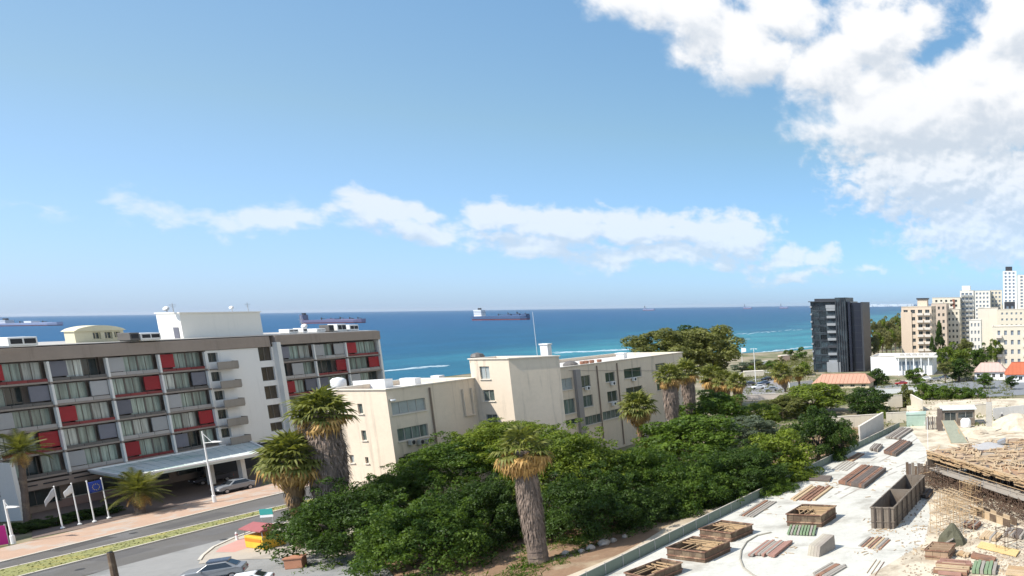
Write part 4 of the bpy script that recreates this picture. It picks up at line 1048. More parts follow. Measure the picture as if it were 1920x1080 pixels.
for a in T_: tree(*a)
CG = 'bushes along the coast road'
for i, (cx, cy, rx, ry, D, mt_) in enumerate(((1425, 690, 14, 9, 330, L_olive), (1448, 688, 16, 10, 335, L_mid), (1400, 694, 14, 8, 325, L_lite), (1503, 665, 13, 10, 400, L_mid), (1490, 672, 9, 6, 380, L_olive),
        (1478, 660, 9, 5, 420, L_mid), (1412, 680, 20, 4, 350, L_grey), (1390, 688, 16, 6, 320, L_grey), (1508, 690, 14, 12, 300, L_lite), (1462, 676, 10, 5, 370, L_olive))):
    tree(cx, cy, rx, ry, D, 'tiny', mt_, ['olive bush left of the thin white pole', 'round green bush right of the thin white pole', 'pale bush nearest the big olive crown', 'green seaside tree left of the black tower',
        'small olive bush below the seaside tree', 'tiny bush at the edge of the beach', 'low grey green hedge along the beach', 'low grey hedge next to the big crown', 'bright bush at the foot of the black tower', 'small bush near the pink beach house'][i], i % 3 + 1, CG, 'coast_bush', 'bush')
# wooded coast right of the black tower
CWL = ['%s coast tree, %s in the %s row right of the black tower' % (('olive', 'bright', 'tawny')[i % 3], ('first', 'second', 'third', 'fourth', 'fifth', 'sixth', 'seventh', 'eighth')[i % 8], ('lower', 'upper')[i // 8]) for i in range(16)]
for i in range(15):
    rg = random.Random(50 + i); cx = 1638 + (i % 8) * 8; D = 340 + (i // 8) * 110 + (i % 8) * 10
    cy = 645 - (i // 8) * 21 - (i % 3) * 4 - (i % 8) * 1.8
    tree(cx, cy, 12, 15, D, 'far', (L_coast, L_lite, L_coast)[i % 3], CWL[i], i % 3 + 1, 'coast wood trees right of the black tower', 'coast_tree')

# undergrowth under the grove and on banks: too many to count
def undergrowth(name, lab, regions, n, size, mat, seed):
    r = np.random.RandomState(seed); V = []; Fc = 0
    for (poly, share) in regions:
        pts = [P(*p) for p in poly]; xs = [p.x for p in pts]; ysv = [p.y for p in pts]
        k = 0; lim = int(n * share)
        def inside(x, y):
            c = False; j = len(pts) - 1
            for i in range(len(pts)):
                if (pts[i].y > y) != (pts[j].y > y) and x < (pts[j].x - pts[i].x) * (y - pts[i].y) / (pts[j].y - pts[i].y) + pts[i].x: c = not c
                j = i
            return c
        while k < lim:
            x, y = r.uniform(min(xs), max(xs)), r.uniform(min(ysv), max(ysv))
            if not inside(x, y) or math.sin(x * .9 + seed) * math.sin(y * .7) + r.uniform(-.8, .8) < 0: k += .2; continue
            k += 1; g0 = gz(x, y)
            for _ in range(14):
                p = np.array([x, y, g0]) + r.normal(size=3) * size * [.8, .8, .5]; p[2] = g0 + abs(p[2] - g0); d1 = r.normal(size=3); d2 = r.normal(size=3); s = size * .35
                V += [p - d1 * s, p + d2 * s * .5, p + d1 * s]
    me = bpy.data.meshes.new(name); me.from_pydata([tuple(v) for v in V], [], [(i, i + 1, i + 2) for i in range(0, len(V), 3)]); me.materials.append(mat)
    o = bpy.data.objects.new(name, me); COL.objects.link(o); tag(o, lab, 'undergrowth', None, 'stuff')
grove = [(560, 1075), (980, 1110), (1100, 1020), (1400, 930), (1560, 860), (1620, 800), (1420, 770), (1200, 850), (760, 900)]
undergrowth('undergrowth', 'low green weeds and shrubs under the grove trees', [(grove, 1.0)], 3500, .45, L_mid, 3)
undergrowth('weeds', 'low weeds and seedlings on the soil beside the sandy path', [([(900, 1100), (1010, 1090), (1120, 1025), (1250, 985), (1420, 915), (1400, 895), (1200, 960), (1040, 1020)], 1.0)], 900, .28, L_mid, 9)
undergrowth('beach_shrubs', 'loose green shrubs behind the beach left of the black tower', [([(1392, 704), (1522, 690), (1522, 658), (1396, 674)], 1.0)], 1300, .8, L_coast, 8)
undergrowth('coast_scrub', 'loose low scrub on the ground between the houses and the beach', [([(1380, 750), (1640, 760), (1530, 665), (1400, 672)], .5), ([(1600, 800), (1900, 800), (1900, 690), (1640, 700)], .5)], 1800, .7, L_olive, 5)

# ---------------------------------------------------------------- palms
def fan_mesh(name, mat, seed, droop=.35, R_=1.0, pet=1.1, n=16):
    rg = random.Random(seed); mb = MB(); mb.bar((0, 0, 0), (pet, 0, .0), .05, .03)
    for i in range(n):
        an = R(-125 + 250 * i / (n - 1)); L = R_ * (1 - .25 * abs(i / (n - 1) - .5) * 2) * rg.uniform(.9, 1.05); w = .085 * R_
        c, s = math.cos(an), math.sin(an); px_, py_ = -s * w, c * w
        x0, y0 = pet, 0; x1, y1 = pet + c * L * .6, s * L * .6; x2, y2 = pet + c * L, s * L
        zf = .12 * (1 if i % 2 else -1) * .3
        mb.add([(x0, y0, 0), (x1 + px_, y1 + py_, -droop * .12 + zf), (x2, y2, -droop * L * rg.uniform(.6, 1.2)), (x1 - px_, y1 - py_, -droop * .12 - zf)], [(0, 1, 2, 3)])
    return mb.mesh(name, mat)
def feather_mesh(name, mat, seed, L=3.0, n=26):
    rg = random.Random(seed); mb = MB(); prev = None
    for i in range(n + 1):
        t = i / n; x = L * t * (1 - .12 * t); z = .55 * L * (t * .35 - t * t * .75)
        if prev: mb.bar(prev, (x, 0, z), .05 * (1 - t) + .015, .03)
        prev = (x, 0, z)
        if t > .15:
            ll = .62 * math.sin(math.pi * (t * .85 + .1)) + .12
            for s_ in (-1, 1):
                w = .04; mb.add([(x - w, 0, z), (x + w, 0, z), (x + .35 * ll, s_ * ll, z - .35 * ll * rg.uniform(.5, 1.3))], [(0, 1, 2)])
    return mb.mesh(name, mat)
FAN = [fan_mesh('frond', L_palm, i, .5) for i in range(3)]; FAND = [fan_mesh('dead_frond', L_dead, 10 + i, .8) for i in range(3)]
FEA = [feather_mesh('frond', L_palmd, i) for i in range(3)]; FEAD = [feather_mesh('dead_frond', L_dead, 20 + i, 2.2, 16) for i in range(2)]
def trunk_mesh(H, r0, r1, lean, shag, seed, zskirt=0.0, rs=0.0):
    """palm stem; 'shag' covers it with hanging dead leaf blades between two heights"""
    rg = random.Random(seed); mb = MB(); n = max(6, int(H / .6)); pts = []
    for i in range(n + 1): t = i / n; pts.append((lean[0] * t, lean[1] * t, H * t))
    for i in range(n):
        ra = r0 + (r1 - r0) * i / n; rb = r0 + (r1 - r0) * (i + 1) / n; mb.tube(pts[i], pts[i + 1], ra * 1.04, rb * .97, 12, cap=(i in (0, n - 1)))
    sk = MB()
    if shag:
        for i in range(int(shag)):
            t = rg.uniform(zskirt, 1.0); z = H * t; rr = (rs * (.55 + .45 * math.sin(math.pi * min(1, (1.02 - t) / (1.02 - zskirt) * .85 + .12))) if rs else (r0 + (r1 - r0) * t) * 1.02) * rg.uniform(.85, 1.08)
            an = rg.uniform(0, 6.283); cx, cy = lean[0] * t, lean[1] * t; c, s = math.cos(an), math.sin(an); L = rg.uniform(.35, .9); w = rg.uniform(.04, .10)
            a = (cx + c * rr * .92, cy + s * rr * .92, z); b_ = (cx + c * rr * 1.10, cy + s * rr * 1.10, max(z - L, .02))
            sk.add([(a[0] - s * w, a[1] + c * w, a[2]), (a[0] + s * w, a[1] - c * w, a[2]), (b_[0] + s * w * .4, b_[1] - c * w * .4, b_[2])], [(0, 1, 2)])
        if rs:
            pr = []
            for i in range(12):
                t = zskirt + (1 - zskirt) * i / 11; rr = rs * (.55 + .45 * math.sin(math.pi * min(1, (1.02 - t) / (1.02 - zskirt) * .85 + .12))) * .9
                pr.append((rr, H * t))
            o_ = len(sk.v); sk.lathe(pr, 18, jit=.05, rg=rg)
            for k in range(o_, len(sk.v)): x, y, z = sk.v[k]; sk.v[k] = (x + lean[0] * z / H, y + lean[1] * z / H, z)
    return mb, sk
def palm(bx, by, tx, ty, D, crx, lab, kind='fan', r0=.35, r1=.28, nf=30, nd=20, shag=0, zs=.0, rs=0.0, group=None, seed=1, name='fan_palm', gz0=None, sc_=1.0, mshag=None):
    """bx,by: pixel under the stem foot; tx,ty: pixel of the crown centre; D: distance"""
    b0 = P(bx, by, 0); x0 = PD(bx, by, D).x if D else b0.x
    Y = D; g0 = gz(x0, Y); top = PD(tx, ty, Y); H = top.z - g0; lean = (top.x - x0, 0)
    t = thing(name, lab, 'palm tree', (x0, Y, g0), 0, group)
    mb, sk = trunk_mesh(H, r0, r1, lean, shag, seed, zs, rs); mb.build('trunk', m_shag, t)
    if shag: sko = sk.build('leaf_skirt', mshag or m_shag, t)
    rg = random.Random(seed * 31 + 5); Rm = crx * D / F
    base = 2.0 if kind == 'fan' else 2.65; k = Rm / base * 1.05
    fs, ds = (FAN, FAND) if kind == 'fan' else (FEA, FEAD)
    for i in range(nf):
        e = 85 - 105 * ((i + .5) / nf) ** .8; an = i * 2.39996 + rg.uniform(-.2, .2); s = k * rg.uniform(.85, 1.1)
        inst('frond', fs[i % 3], t, (lean[0], lean[1], H), (rg.uniform(-.25, .25), -R(e), an), (s, s, s))
    for i in range(nd):
        e = -4 - 76 * ((i + .5) / nd); an = i * 2.39996 + 1 + rg.uniform(-.3, .3); s = k * rg.uniform(.75, 1.0)
        inst('dead_frond', ds[i % len(ds)], t, (lean[0], lean[1], H - .1), (rg.uniform(-.3, .3), -R(e), an), (s, s, s))
    return t
m_skirt_o = M('orange_brown_skirt', (.27, .165, .08), .95, .4, 1.5, bump=.6, bscale=5, col2=(.17, .12, .08))
m_skirt_g = M('grey_brown_skirt', (.19, .145, .115), .95, .35, 1.5, bump=.6, bscale=5, col2=(.28, .21, .165))
palm(625, 985, 604, 775, 79, 52, 'huge fan palm with a thick grey brown leaf skirt before the cream wall', nf=34, nd=26, shag=2600, zs=.12, rs=1.85, r0=.9, r1=.6, seed=3, mshag=m_skirt_g)
palm(560, 1010, 546, 862, 77, 56, 'fan palm with tan dead fronds between the canopy and the dark tree', nf=40, nd=40, shag=600, zs=.4, rs=.9, r0=.4, r1=.35, seed=4, mshag=m_skirt_o)
palm(1012, 1066, 980, 845, 71.5, 54, 'tall fan palm with shaggy straight trunk and orange dead fronds in the grove', nf=18, nd=74, shag=4200, zs=.0, rs=1.0, r0=.9, r1=.65, seed=5, mshag=m_skirt_g)
palm(1204, 850, 1196, 765, 110, 36, 'pale green fan palm with bare tan trunk before the cream right wing', nf=34, nd=20, shag=300, zs=.5, rs=.5, r0=.45, r1=.35, seed=6, mshag=m_skirt_o)
PG = 'cluster of orange skirted fan palms beyond the cream wing'
palm(1262, 800, 1255, 706, 122, 30, 'leftmost fan palm of the orange skirted cluster beyond the cream wing', nf=26, nd=30, shag=600, zs=.45, rs=1.3, seed=7, group=PG, mshag=m_skirt_g)
palm(1300, 800, 1287, 698, 128, 28, 'tallest fan palm of the cluster, touching the big olive crown', nf=26, nd=30, shag=500, zs=.5, rs=1.2, seed=8, group=PG, mshag=m_skirt_g)
palm(1350, 770, 1336, 708, 150, 28, 'fan palm in the middle of the cluster below the big olive crown', nf=24, nd=30, shag=400, zs=.5, rs=1.1, seed=9, group=PG, mshag=m_skirt_o)
palm(1366, 772, 1358, 714, 148, 24, 'slim fan palm second from the right in the cluster', nf=22, nd=28, shag=300, zs=.55, rs=.9, seed=10, group=PG, mshag=m_skirt_o)
palm(1387, 800, 1382, 718, 140, 22, 'rightmost slim palm of the cluster with a thin pale trunk', nf=22, nd=26, shag=300, zs=.6, rs=.9, r0=.2, r1=.18, seed=11, group=PG, mshag=m_skirt_o)
palm(1474, 740, 1466, 700, 232, 24, 'lone stout palm in the coast parking area before the black tower', nf=24, nd=22, shag=300, zs=.3, rs=1.3, seed=12, mshag=m_skirt_g)
palm(1500, 735, 1497, 700, 240, 16, 'smaller yellowish palm right of the lone stout palm', nf=22, nd=8, seed=13)
palm(53, 990, 38, 846, 87, 42, 'tall feather palm with pinkish trunk at the left edge by the hotel', kind='feather', nf=34, nd=8, r0=.3, r1=.26, seed=14, name='feather_palm')
palm(264, 968, 260, 922, 92, 46, 'low bushy feather palm on the pavement in front of the canopy', kind='feather', nf=44, nd=10, shag=200, zs=.2, rs=.55, r0=.5, r1=.5, seed=15, name='feather_palm')
# hedge behind the flags
a, b_ = P(35, 1000), P(205, 962)
for i in range(6):
    p = Lw(a, b_, i / 5); t = thing('hedge_bush', 'dark clipped hedge bush behind the flagpoles, ' + ('leftmost near the short lamp', 'second from the left', 'third from the left', 'fourth from the left', 'fifth from the left', 'rightmost near the blue flag')[i], 'bush', (p[0], p[1], 0), 0, 'hedge bushes behind the flagpoles')
    inst('crown', crown('far', L_dark, i % 3 + 1), t, (0, 0, .45), (0, 0, i), (1.5, 1.2, .7)); mb = MB(); mb.tube((0, 0, 0), (0, 0, .5), .06); mb.build('stem', m_bark, t)

# ---------------------------------------------------------------- building site
SANG = R(18.5)
m_deck = M('fresh_concrete_deck', (.52, .505, .445), .9, .22, .30, bump=.3, col2=(.37, .35, .30), c2at=(.50, .70))
m_hoard = M('green_grey_hoarding', (.16, .20, .16), .6, .12, .8)
m_dirt = M('dusty_ground', (.56, .49, .37), .95, .3, .35, bump=.6, bscale=4, col2=(.40, .33, .24), c2at=(.46, .62))
a, b_ = P(1130, 1084), P(1690, 802)
dl = (b_ - a).normalized(); dr_ = Vector((dl.y, -dl.x, 0))
near = a - dl * 45
dp = [near, a, b_, b_ + dr_ * 9 + dl * 4, b_ + dr_ * 60 - dl * 20, near + dr_ * 75]
mb = MB(); mb.prism([(p.x, p.y) for p in dp][::-1], -.35, .14); struct(mb, 'construction_deck', m_deck)
# concrete pour joints and stains as low real ridges
m_track = M('dusty_track', (.33, .30, .255), .95, .35, 1.5); mb = MB(); rgt = random.Random(4)
for (u0, v0, ang_, bend) in ((40, 9, .05, .012), (62, 6, .02, -.006), (78, 14, -.08, .01)):
    for side_ in (0, 1.7):
        prev = None
        for k in range(34):
            u = u0 + k * .9; v = v0 + side_ + ang_ * k + bend * k * k * .3; c_ = a + dl * (u - 10) + dr_ * v
            cur = [(c_ + dr_ * w_).to_tuple()[:2] + (.146,) for w_ in (-.14 - rgt.uniform(0, .05), .14 + rgt.uniform(0, .05))]
            if prev and rgt.random() < .8: mb.quad(prev[0], cur[0], cur[1], prev[1])
            prev = cur
struct(mb, 'tyre_tracks', m_track)
mb = MB()
for i in range(13):
    t = -20 + i * 10.5; p = a + dl * t; q_ = p + dr_ * 30; mb.quad(*[(c_ + dl * w_).to_tuple()[:2] + (.148,) for (c_, w_) in ((p, -.03), (q_, -.03), (q_, .03), (p, .03))])
struct(mb, 'deck_joints', m_track)
# dusty area under and behind the raised platform
dg = [P(*p) for p in ((1600, 1100), (1735, 1020), (1745, 960), (1720, 900), (1742, 850), (1712, 812), (1700, 790), (1700, 762), (1800, 752), (1990, 745), (2300, 900), (2300, 1100))]
mb = MB(); mb.add([(p.x, p.y, .155 if p.y < 150 else .155) for p in dg], [tuple(range(len(dg)))[::-1]]); struct(mb, 'dusty_yard', m_dirt)
# soil and path along the hoarding
soil = [P(*p) for p in ((600, 1110), (900, 1130), (1040, 1100), (1180, 1035), (1300, 985), (1500, 895), (1650, 812), (1600, 800), (1400, 850), (1100, 930), (760, 1000))]
sheet('red_soil_ground', soil, m_soil, .012)
a2, b2 = near - dr_ * .3, b_ - dr_ * .3
mb = MB(); n = 40
for i in range(n + 1):
    t = i / n; p = a2.lerp(b2, t); w = 3.6 + .8 * math.sin(i * .7) - 2.4 * sstep(t, .45, .95)
    for k in (0, -w): q_ = p + dr_ * k; mb.v.append((q_.x, q_.y, .05))
mb.f = [(2 * i, 2 * i + 2, 2 * i + 3, 2 * i + 1) for i in range(n)]
struct(mb, 'sandy_path', m_sand)
t = thing('site_hoarding', 'long low green grey panel fence along the left edge of the white deck', 'fence', (near.x, near.y, 0))
Lh = (b_ - near).length; npan = int(Lh / 2.4)
for i in range(npan):
    o_ = dl * (i * 2.4) - dr_ * .15; mb = MB(); mb.bar((o_.x, o_.y, .62), ((o_ + dl * 2.34).x, (o_ + dl * 2.34).y, .62), .05, 1.1); mb.build('panel', m_hoard, t)
    mb = MB(); mb.bar((o_.x, o_.y, 0), (o_.x, o_.y, 1.3), .09, .09); mb.build('post', m_metal, t)
mb = MB(); o_ = -dr_ * .15; e_ = o_ + dl * Lh; mb.bar((o_.x, o_.y, 1.22), (e_.x, e_.y, 1.22), .12, .06); mb.build('top_rail', m_kerb, t)
for i, (x, y, s) in enumerate(((1132, 1022, .9), (1150, 1016, .6), (1108, 1030, .7), (1090, 1036, .5), (1172, 1008, .5), (1060, 1040, .6), (1512, 876, 1.4), (1490, 890, .7))):
    p = P(x, y); rg = random.Random(i); mb = MB(); mb.lathe([(s * .5, -.05), (s * .62, s * .2), (s * .5, s * .5), (s * .2, s * .7)], 9, jit=.25, rg=rg)
    tag(mb.build('boulder', M('pale_rock_%d' % i, (.42, .36, .30), .95, .15, 1, bump=.5) if i in (0, 6) else bpy.data.materials['pale_rock_0'], smooth=False, loc=(p.x, p.y, .02)),
        ['largest pale boulder of the row on the red soil by the path', 'small boulder just right of the largest one on the path edge', 'mid sized boulder left of the largest one', 'small low boulder near the left end of the row', 'last little boulder at the right of the row', 'boulder at the left end of the row near the shaggy palm',
         'big pale boulder on the bank near the far hoarding', 'small pale rock left of the big boulder by the far hoarding'][i], 'boulder')

def quadframe(A, B, C):
    A, B, C = P(*A, .14), P(*B, .14), P(*C, .14); u = (B - A); w = u.length; ang = math.atan2(u.y, u.x); v = Vector((-math.sin(ang), math.cos(ang), 0)); l = max(abs((C - B).dot(v)), .6)
    return A, w, l, ang
def formbox(A, B, C, h, lab, content='bars', side=m_wood, rim=m_wood3, inner=m_wood2, seed=0, divs=0):
    o, w, l, ang = quadframe(A, B, C); t = thing('formwork_box', lab, 'formwork', (o.x, o.y, .14), ang, 'timber formwork boxes on the white deck'); rg = random.Random(seed)
    nb_ = max(3, int(w / .8)); th = .08
    for i in range(nb_):                                                    # upright boards of the front and back
        x0, x1 = w * i / nb_, w * (i + 1) / nb_ - .025
        for y in (0, l - th): mb = MB(); mb.box(x0, x1, y - rg.uniform(0, .02), y + th, 0, h - rg.uniform(0, .06)); mb.build('board', side, t)
    nb_ = max(3, int(l / .8))
    for i in range(nb_):
        y0, y1 = th + (l - 2 * th) * i / nb_, th + (l - 2 * th) * (i + 1) / nb_ - .025
        for x in (0, w - th): mb = MB(); mb.box(x - rg.uniform(0, .02), x + th, y0, y1, 0, h - rg.uniform(0, .06)); mb.build('board', side, t)
    for (z, ex) in ((h * .93, .09), (h * .30, .07)):                         # walers round the outside
        for (x0, x1, y0, y1) in ((-ex, w + ex, -ex - .02, -.022), (-ex, w + ex, l + .002, l + ex), (-ex, -.022, -.02, l), (w + .002, w + ex, -.02, l)):
            mb = MB(); mb.box(x0, x1, y0, y1, z, z + .12); mb.build('waler', rim, t)
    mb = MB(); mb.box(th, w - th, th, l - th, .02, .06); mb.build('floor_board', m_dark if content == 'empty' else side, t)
    if content == 'bars':
        for i in range(3): y = l * (.55 + .14 * i); mb = MB(); mb.box(th, w - th, y, y + .1, h - .16, h - .06); mb.build('cross_bar', inner, t)
        for i in range(2): x = w * (.35 + .16 * i); mb = MB(); mb.box(x, x + .1, th, l * .55, h - .05, h + .03); mb.build('cross_bar', inner, t)
        for i in range(6): x = rg.uniform(.3, w - .5); y = rg.uniform(.5 * l, l - .4); mb = MB(); mb.bar((x, y, h * .4), (x + rg.uniform(-.5, .5), y + rg.uniform(-.3, .3), h * rg.uniform(.7, 1.1)), .09, .09); mb.build('prop', inner, t)
        mb = MB(); mb.box(w * .45, w - .3, l * .45, l - .3, h * .55, h * .62); mb.build('panel', inner, t)
    for i in range(divs): y = l * (i + 1) / (divs + 1); mb = MB(); mb.box(th, w - th, y, y + .1, 0, h); mb.build('divider', side, t)
    return t
formbox((1174, 1093), (1213, 1101), (1260, 1070), 1.0, 'open brown formwork box partly cut by the bottom edge of the photo', seed=1)
formbox((1252, 1047), (1323, 1056), (1363, 1033), 1.15, 'wide formwork box with loose timber inside, nearest the hoarding but one', seed=2)
formbox((1313, 1009), (1372, 1017), (1411, 1000), 1.05, 'formwork box just behind the wide one beside the hoarding', seed=3)
formbox((1476, 986), (1541, 989), (1567, 970), 1.45, 'tall square formwork box standing alone above the green pallets', seed=4)
m_gdkb = M('dark_batten', (.07, .055, .045), .9, .2, 1)
m_plyg = M('grey_brown_ply', (.19, .155, .12), .85, .2, .9, bump=.2, col2=(.14, .11, .085))
formbox((1634, 991), (1677, 992), (1722, 925), 2.55, 'tallest long deep formwork trough with a divider near the scaffold', 'empty', side=m_plyg, rim=m_plyg, seed=5, divs=1)
formbox((1735, 1049), (1778, 1052), (1788, 1037), 1.0, 'small brown formwork box by the bottom right corner', 'empty', side=M('tan_ply', (.32, .22, .14), .85, .2, 1), seed=6, divs=2)
tr_ = [o_ for o_ in COL.objects if o_.get('label', '').startswith('tallest long deep')][0]       # battens on the outside of the trough
_, w, l, _a = quadframe((1634, 991), (1677, 992), (1722, 925))
for k in range(3): mb = MB(); mb.box(w * (.18 + .32 * k) - .1, w * (.18 + .32 * k) + .1, -.16, -.11, .05, 2.5); mb.build('batten', m_gdkb, tr_)
for k in range(7): mb = MB(); y = l * (k + .5) / 7; mb.box(w + .10, w + .16, y - .1, y + .1, .05, 2.5); mb.build('batten', m_gdkb, tr_)
o, w, l, ang = quadframe((1514, 1042), (1536, 1045), (1556, 1027)); t = thing('grey_crate', 'small grey beige sloping crate alone on the deck below the tall square box', 'crate', (o.x, o.y, .14), ang)
for i in range(4): mb = MB(); x0 = w * i / 4; mb.add([(x0, 0, 0), (x0 + w / 4 - .02, 0, 0), (x0 + w / 4 - .02, l, 0), (x0, l, 0), (x0, .3, 1.0), (x0 + w / 4 - .02, .3, 1.0), (x0 + w / 4 - .02, l * .95, 1.5), (x0, l * .95, 1.5)], [(0, 3, 2, 1), (4, 5, 6, 7), (0, 1, 5, 4), (1, 2, 6, 5), (2, 3, 7, 6), (3, 0, 4, 7)]); mb.build('board', M('beige_board_%d' % i, (.38 - .03 * i, .34 - .03 * i, .27 - .02 * i), .9, .2, 1), t)

def planks(A, B, C, h, lab, mats, along=True, seed=0, name='plank_stack', wd=.28, gap=.03, cat='planks', jit=.0, bearers=True):
    o, w, l, ang = quadframe(A, B, C); t = thing(name, lab, cat, (o.x, o.y, .14), ang, 'timber lying on the deck'); rg = random.Random(seed)
    # shear so that the stack follows the slanted outline
    Cw = P(*C, .14); v = Cw - P(*B, .14); u = Vector((math.cos(ang), math.sin(ang), 0)); sh = v.dot(u) / l
    n = max(3, int((w if along else l) / wd)); n = min(n, 26)
    for i in range(n):
        mb = MB(); z0 = .10 if bearers else .0; z1 = z0 + h * rg.uniform(.75, 1.05)
        if along:
            x0 = w * i / n; x1 = w * (i + 1) / n - gap; j0, j1 = rg.uniform(0, jit), l - rg.uniform(0, jit)
            mb.prism([(x0 + sh * j0, j0), (x1 + sh * j0, j0), (x1 + sh * j1, j1), (x0 + sh * j1, j1)], z0, z1)
        else:
            y0 = l * i / n; y1 = l * (i + 1) / n - gap; e = rg.uniform(0, jit); mb.prism([(sh * y0 + e, y0), (w + sh * y0 - e, y0), (w + sh * y1 - e, y1), (sh * y1 + e, y1)], z0, z1)
        mb.build('plank', mats[rg.randrange(len(mats))], t)
    if bearers:
        for k in (.15, .8): y = l * k; mb = MB(); mb.prism([(sh * y, y), (w + sh * y, y), (w + sh * (y + .15), y + .15), (sh * (y + .15), y + .15)], 0, .09); mb.build('bearer', m_wood, t)
    return t
m_rust = M('rusty_boards', (.26, .14, .09), .9, .3, 1.2, bump=.3, col2=(.17, .10, .07)); m_gb = M('grey_boards', (.30, .27, .23), .9, .2, 1.2, bump=.3); m_gdk = M('dark_boards', (.13, .105, .09), .9, .3, 1.2, bump=.3)
m_tan = M('tan_boards', (.46, .34, .21), .9, .2, 1.2, bump=.2); m_green = M('green_pallet_paint', (.19, .26, .15), .7, .2, 1); m_redb = M('red_boards', (.32, .18, .14), .9, .2, 1.2)
planks((1572, 908), (1621, 917), (1662, 884), .5, 'large rusty brown board stack in the middle of the deck', [m_rust, m_rust, m_gdk], seed=1)
planks((1657, 851), (1680, 857), (1711, 834), .5, 'medium rusty board stack behind the large one', [m_rust, m_gdk], seed=2)
planks((1660, 822), (1686, 825), (1712, 807), .35, 'dark flat board stack at the far end of the deck', [m_gdk, m_gb], seed=3)
planks((1402, 1045), (1453, 1047), (1488, 1018), .25, 'reddish and grey boards lying inside the curved hose', [m_redb, m_gb, m_redb], seed=4, jit=.5)
planks((1606, 1027), (1652, 1033), (1676, 1010), .10, 'thin mixed boards spread out below the tall trough', [m_rust, m_tan, m_gb], seed=5, gap=.16, wd=.4, jit=.6, bearers=False)
planks((1520, 1079), (1552, 1086), (1592, 1062), .18, 'brown boards at the bottom edge of the deck', [m_rust, m_gb], seed=6, jit=.4, bearers=False)
planks((1386, 967), (1414, 971), (1458, 942), .15, 'narrow pale planks beside the hoarding behind the two boxes', [m_gb, m_tan, m_rust], seed=7, gap=.14, wd=.45, bearers=False)
planks((1478, 940), (1530, 941), (1568, 912), .22, 'grey and brown planks near the hoarding behind the tall square box', [m_gb, m_rust, m_tan], seed=8, gap=.22, wd=.6, jit=.8, bearers=False)
planks((1586, 863), (1600, 866), (1622, 852), .15, 'small bundle of tan planks near the far hoarding', [m_tan, m_rust], seed=9, gap=.1, bearers=False)
planks((1430, 925), (1450, 927), (1480, 908), .08, 'flat weathered planks close to the hoarding', [m_gb, m_tan], seed=10, gap=.25, wd=.5, bearers=False)
planks((1476, 1004), (1529, 1006), (1533, 990), .22, 'green painted pallets below the tall square formwork box', [m_green, m_green, m_gb], along=True, seed=11, gap=.12, wd=.34)
planks((1517, 902), (1556, 904), (1560, 896), .3, 'dark low beam lying across the deck near the hoarding', [m_gdk, m_gdk], along=False, seed=12, wd=.4)
planks((1560, 880), (1590, 884), (1612, 868), .06, 'faint grey boards left of the medium rusty stack', [m_gb], seed=13, gap=.3, wd=.6, bearers=False)
planks((1630, 846), (1646, 849), (1656, 838), .5, 'small dark heap of offcuts beside the medium rusty stack', [m_gdk, m_gb], seed=14, jit=.4)
planks((1625, 1075), (1648, 1082), (1665, 1056), .08, 'pair of thin tan planks at the bottom edge', [m_tan, m_rust], seed=15, gap=.5, wd=.8, bearers=False)
planks((1832, 1028), (1905, 1046), (1912, 1036), .16, 'pile of fresh yellow planks near the lower right corner', [M('yellow_timber', (.62, .44, .20), .85, .15, 1)], along=False, seed=16, wd=.22)
planks((1820, 1048), (1864, 1058), (1868, 1050), .3, 'dark brown beam lying in front of the yellow planks', [m_gdk, m_rust], along=False, seed=17, wd=.3)
planks((1822, 1077), (1868, 1080), (1872, 1062), .45, 'stack of green crates at the lower right edge', [m_green, m_green, m_gb], along=True, seed=18, gap=.08, wd=.35)
planks((1745, 1078), (1816, 1084), (1826, 1058), .3, 'mixed brown boards at the bottom edge left of the green crates', [m_tan, m_rust, m_redb], along=False, seed=19, gap=.08, wd=.3, jit=.9)
planks((1885, 1080), (1925, 1084), (1930, 1068), .2, 'tan boards in the very bottom right corner', [m_tan, m_wood2], along=False, seed=20, gap=.05, wd=.3)
# curved hose
mb = MB(); hp_ = [(1446, 998), (1420, 1004), (1400, 1016), (1390, 1032), (1388, 1048), (1394, 1064), (1412, 1078), (1440, 1092)]
pp = [P(x, y, .2) for x, y in hp_]
for i in range(len(pp) - 1): mb.tube(pp[i], pp[i + 1], .09, .09, 6)
tag(mb.build('hose', M('grey_hose', (.33, .30, .24), .7, .1, 1)), 'grey curved hose lying in an arc on the white deck', 'hose')
# scattered offcuts
rg = random.Random(11); mb = MB()
CL = [(rg.uniform(1420, 1890), rg.uniform(860, 1070)) for _ in range(26)]
for i in range(360):
    cc_ = CL[rg.randrange(26)]; p = P(rg.gauss(cc_[0], 16), rg.gauss(cc_[1], 7), .14)
    if (p - a).dot(dr_) < 1.2: continue
    L_, an = rg.uniform(.1, .8), rg.uniform(0, 3.14); d_ = Vector((math.cos(an), math.sin(an), 0)) * L_; mb.bar((p.x, p.y, .185 + .0), (p.x + d_.x, p.y + d_.y, .185 + rg.uniform(0, .05)), rg.uniform(.04, .14), .04)
tag(mb.build('offcuts', m_tan), 'small timber offcuts and debris scattered over the deck', 'debris', None, 'stuff')

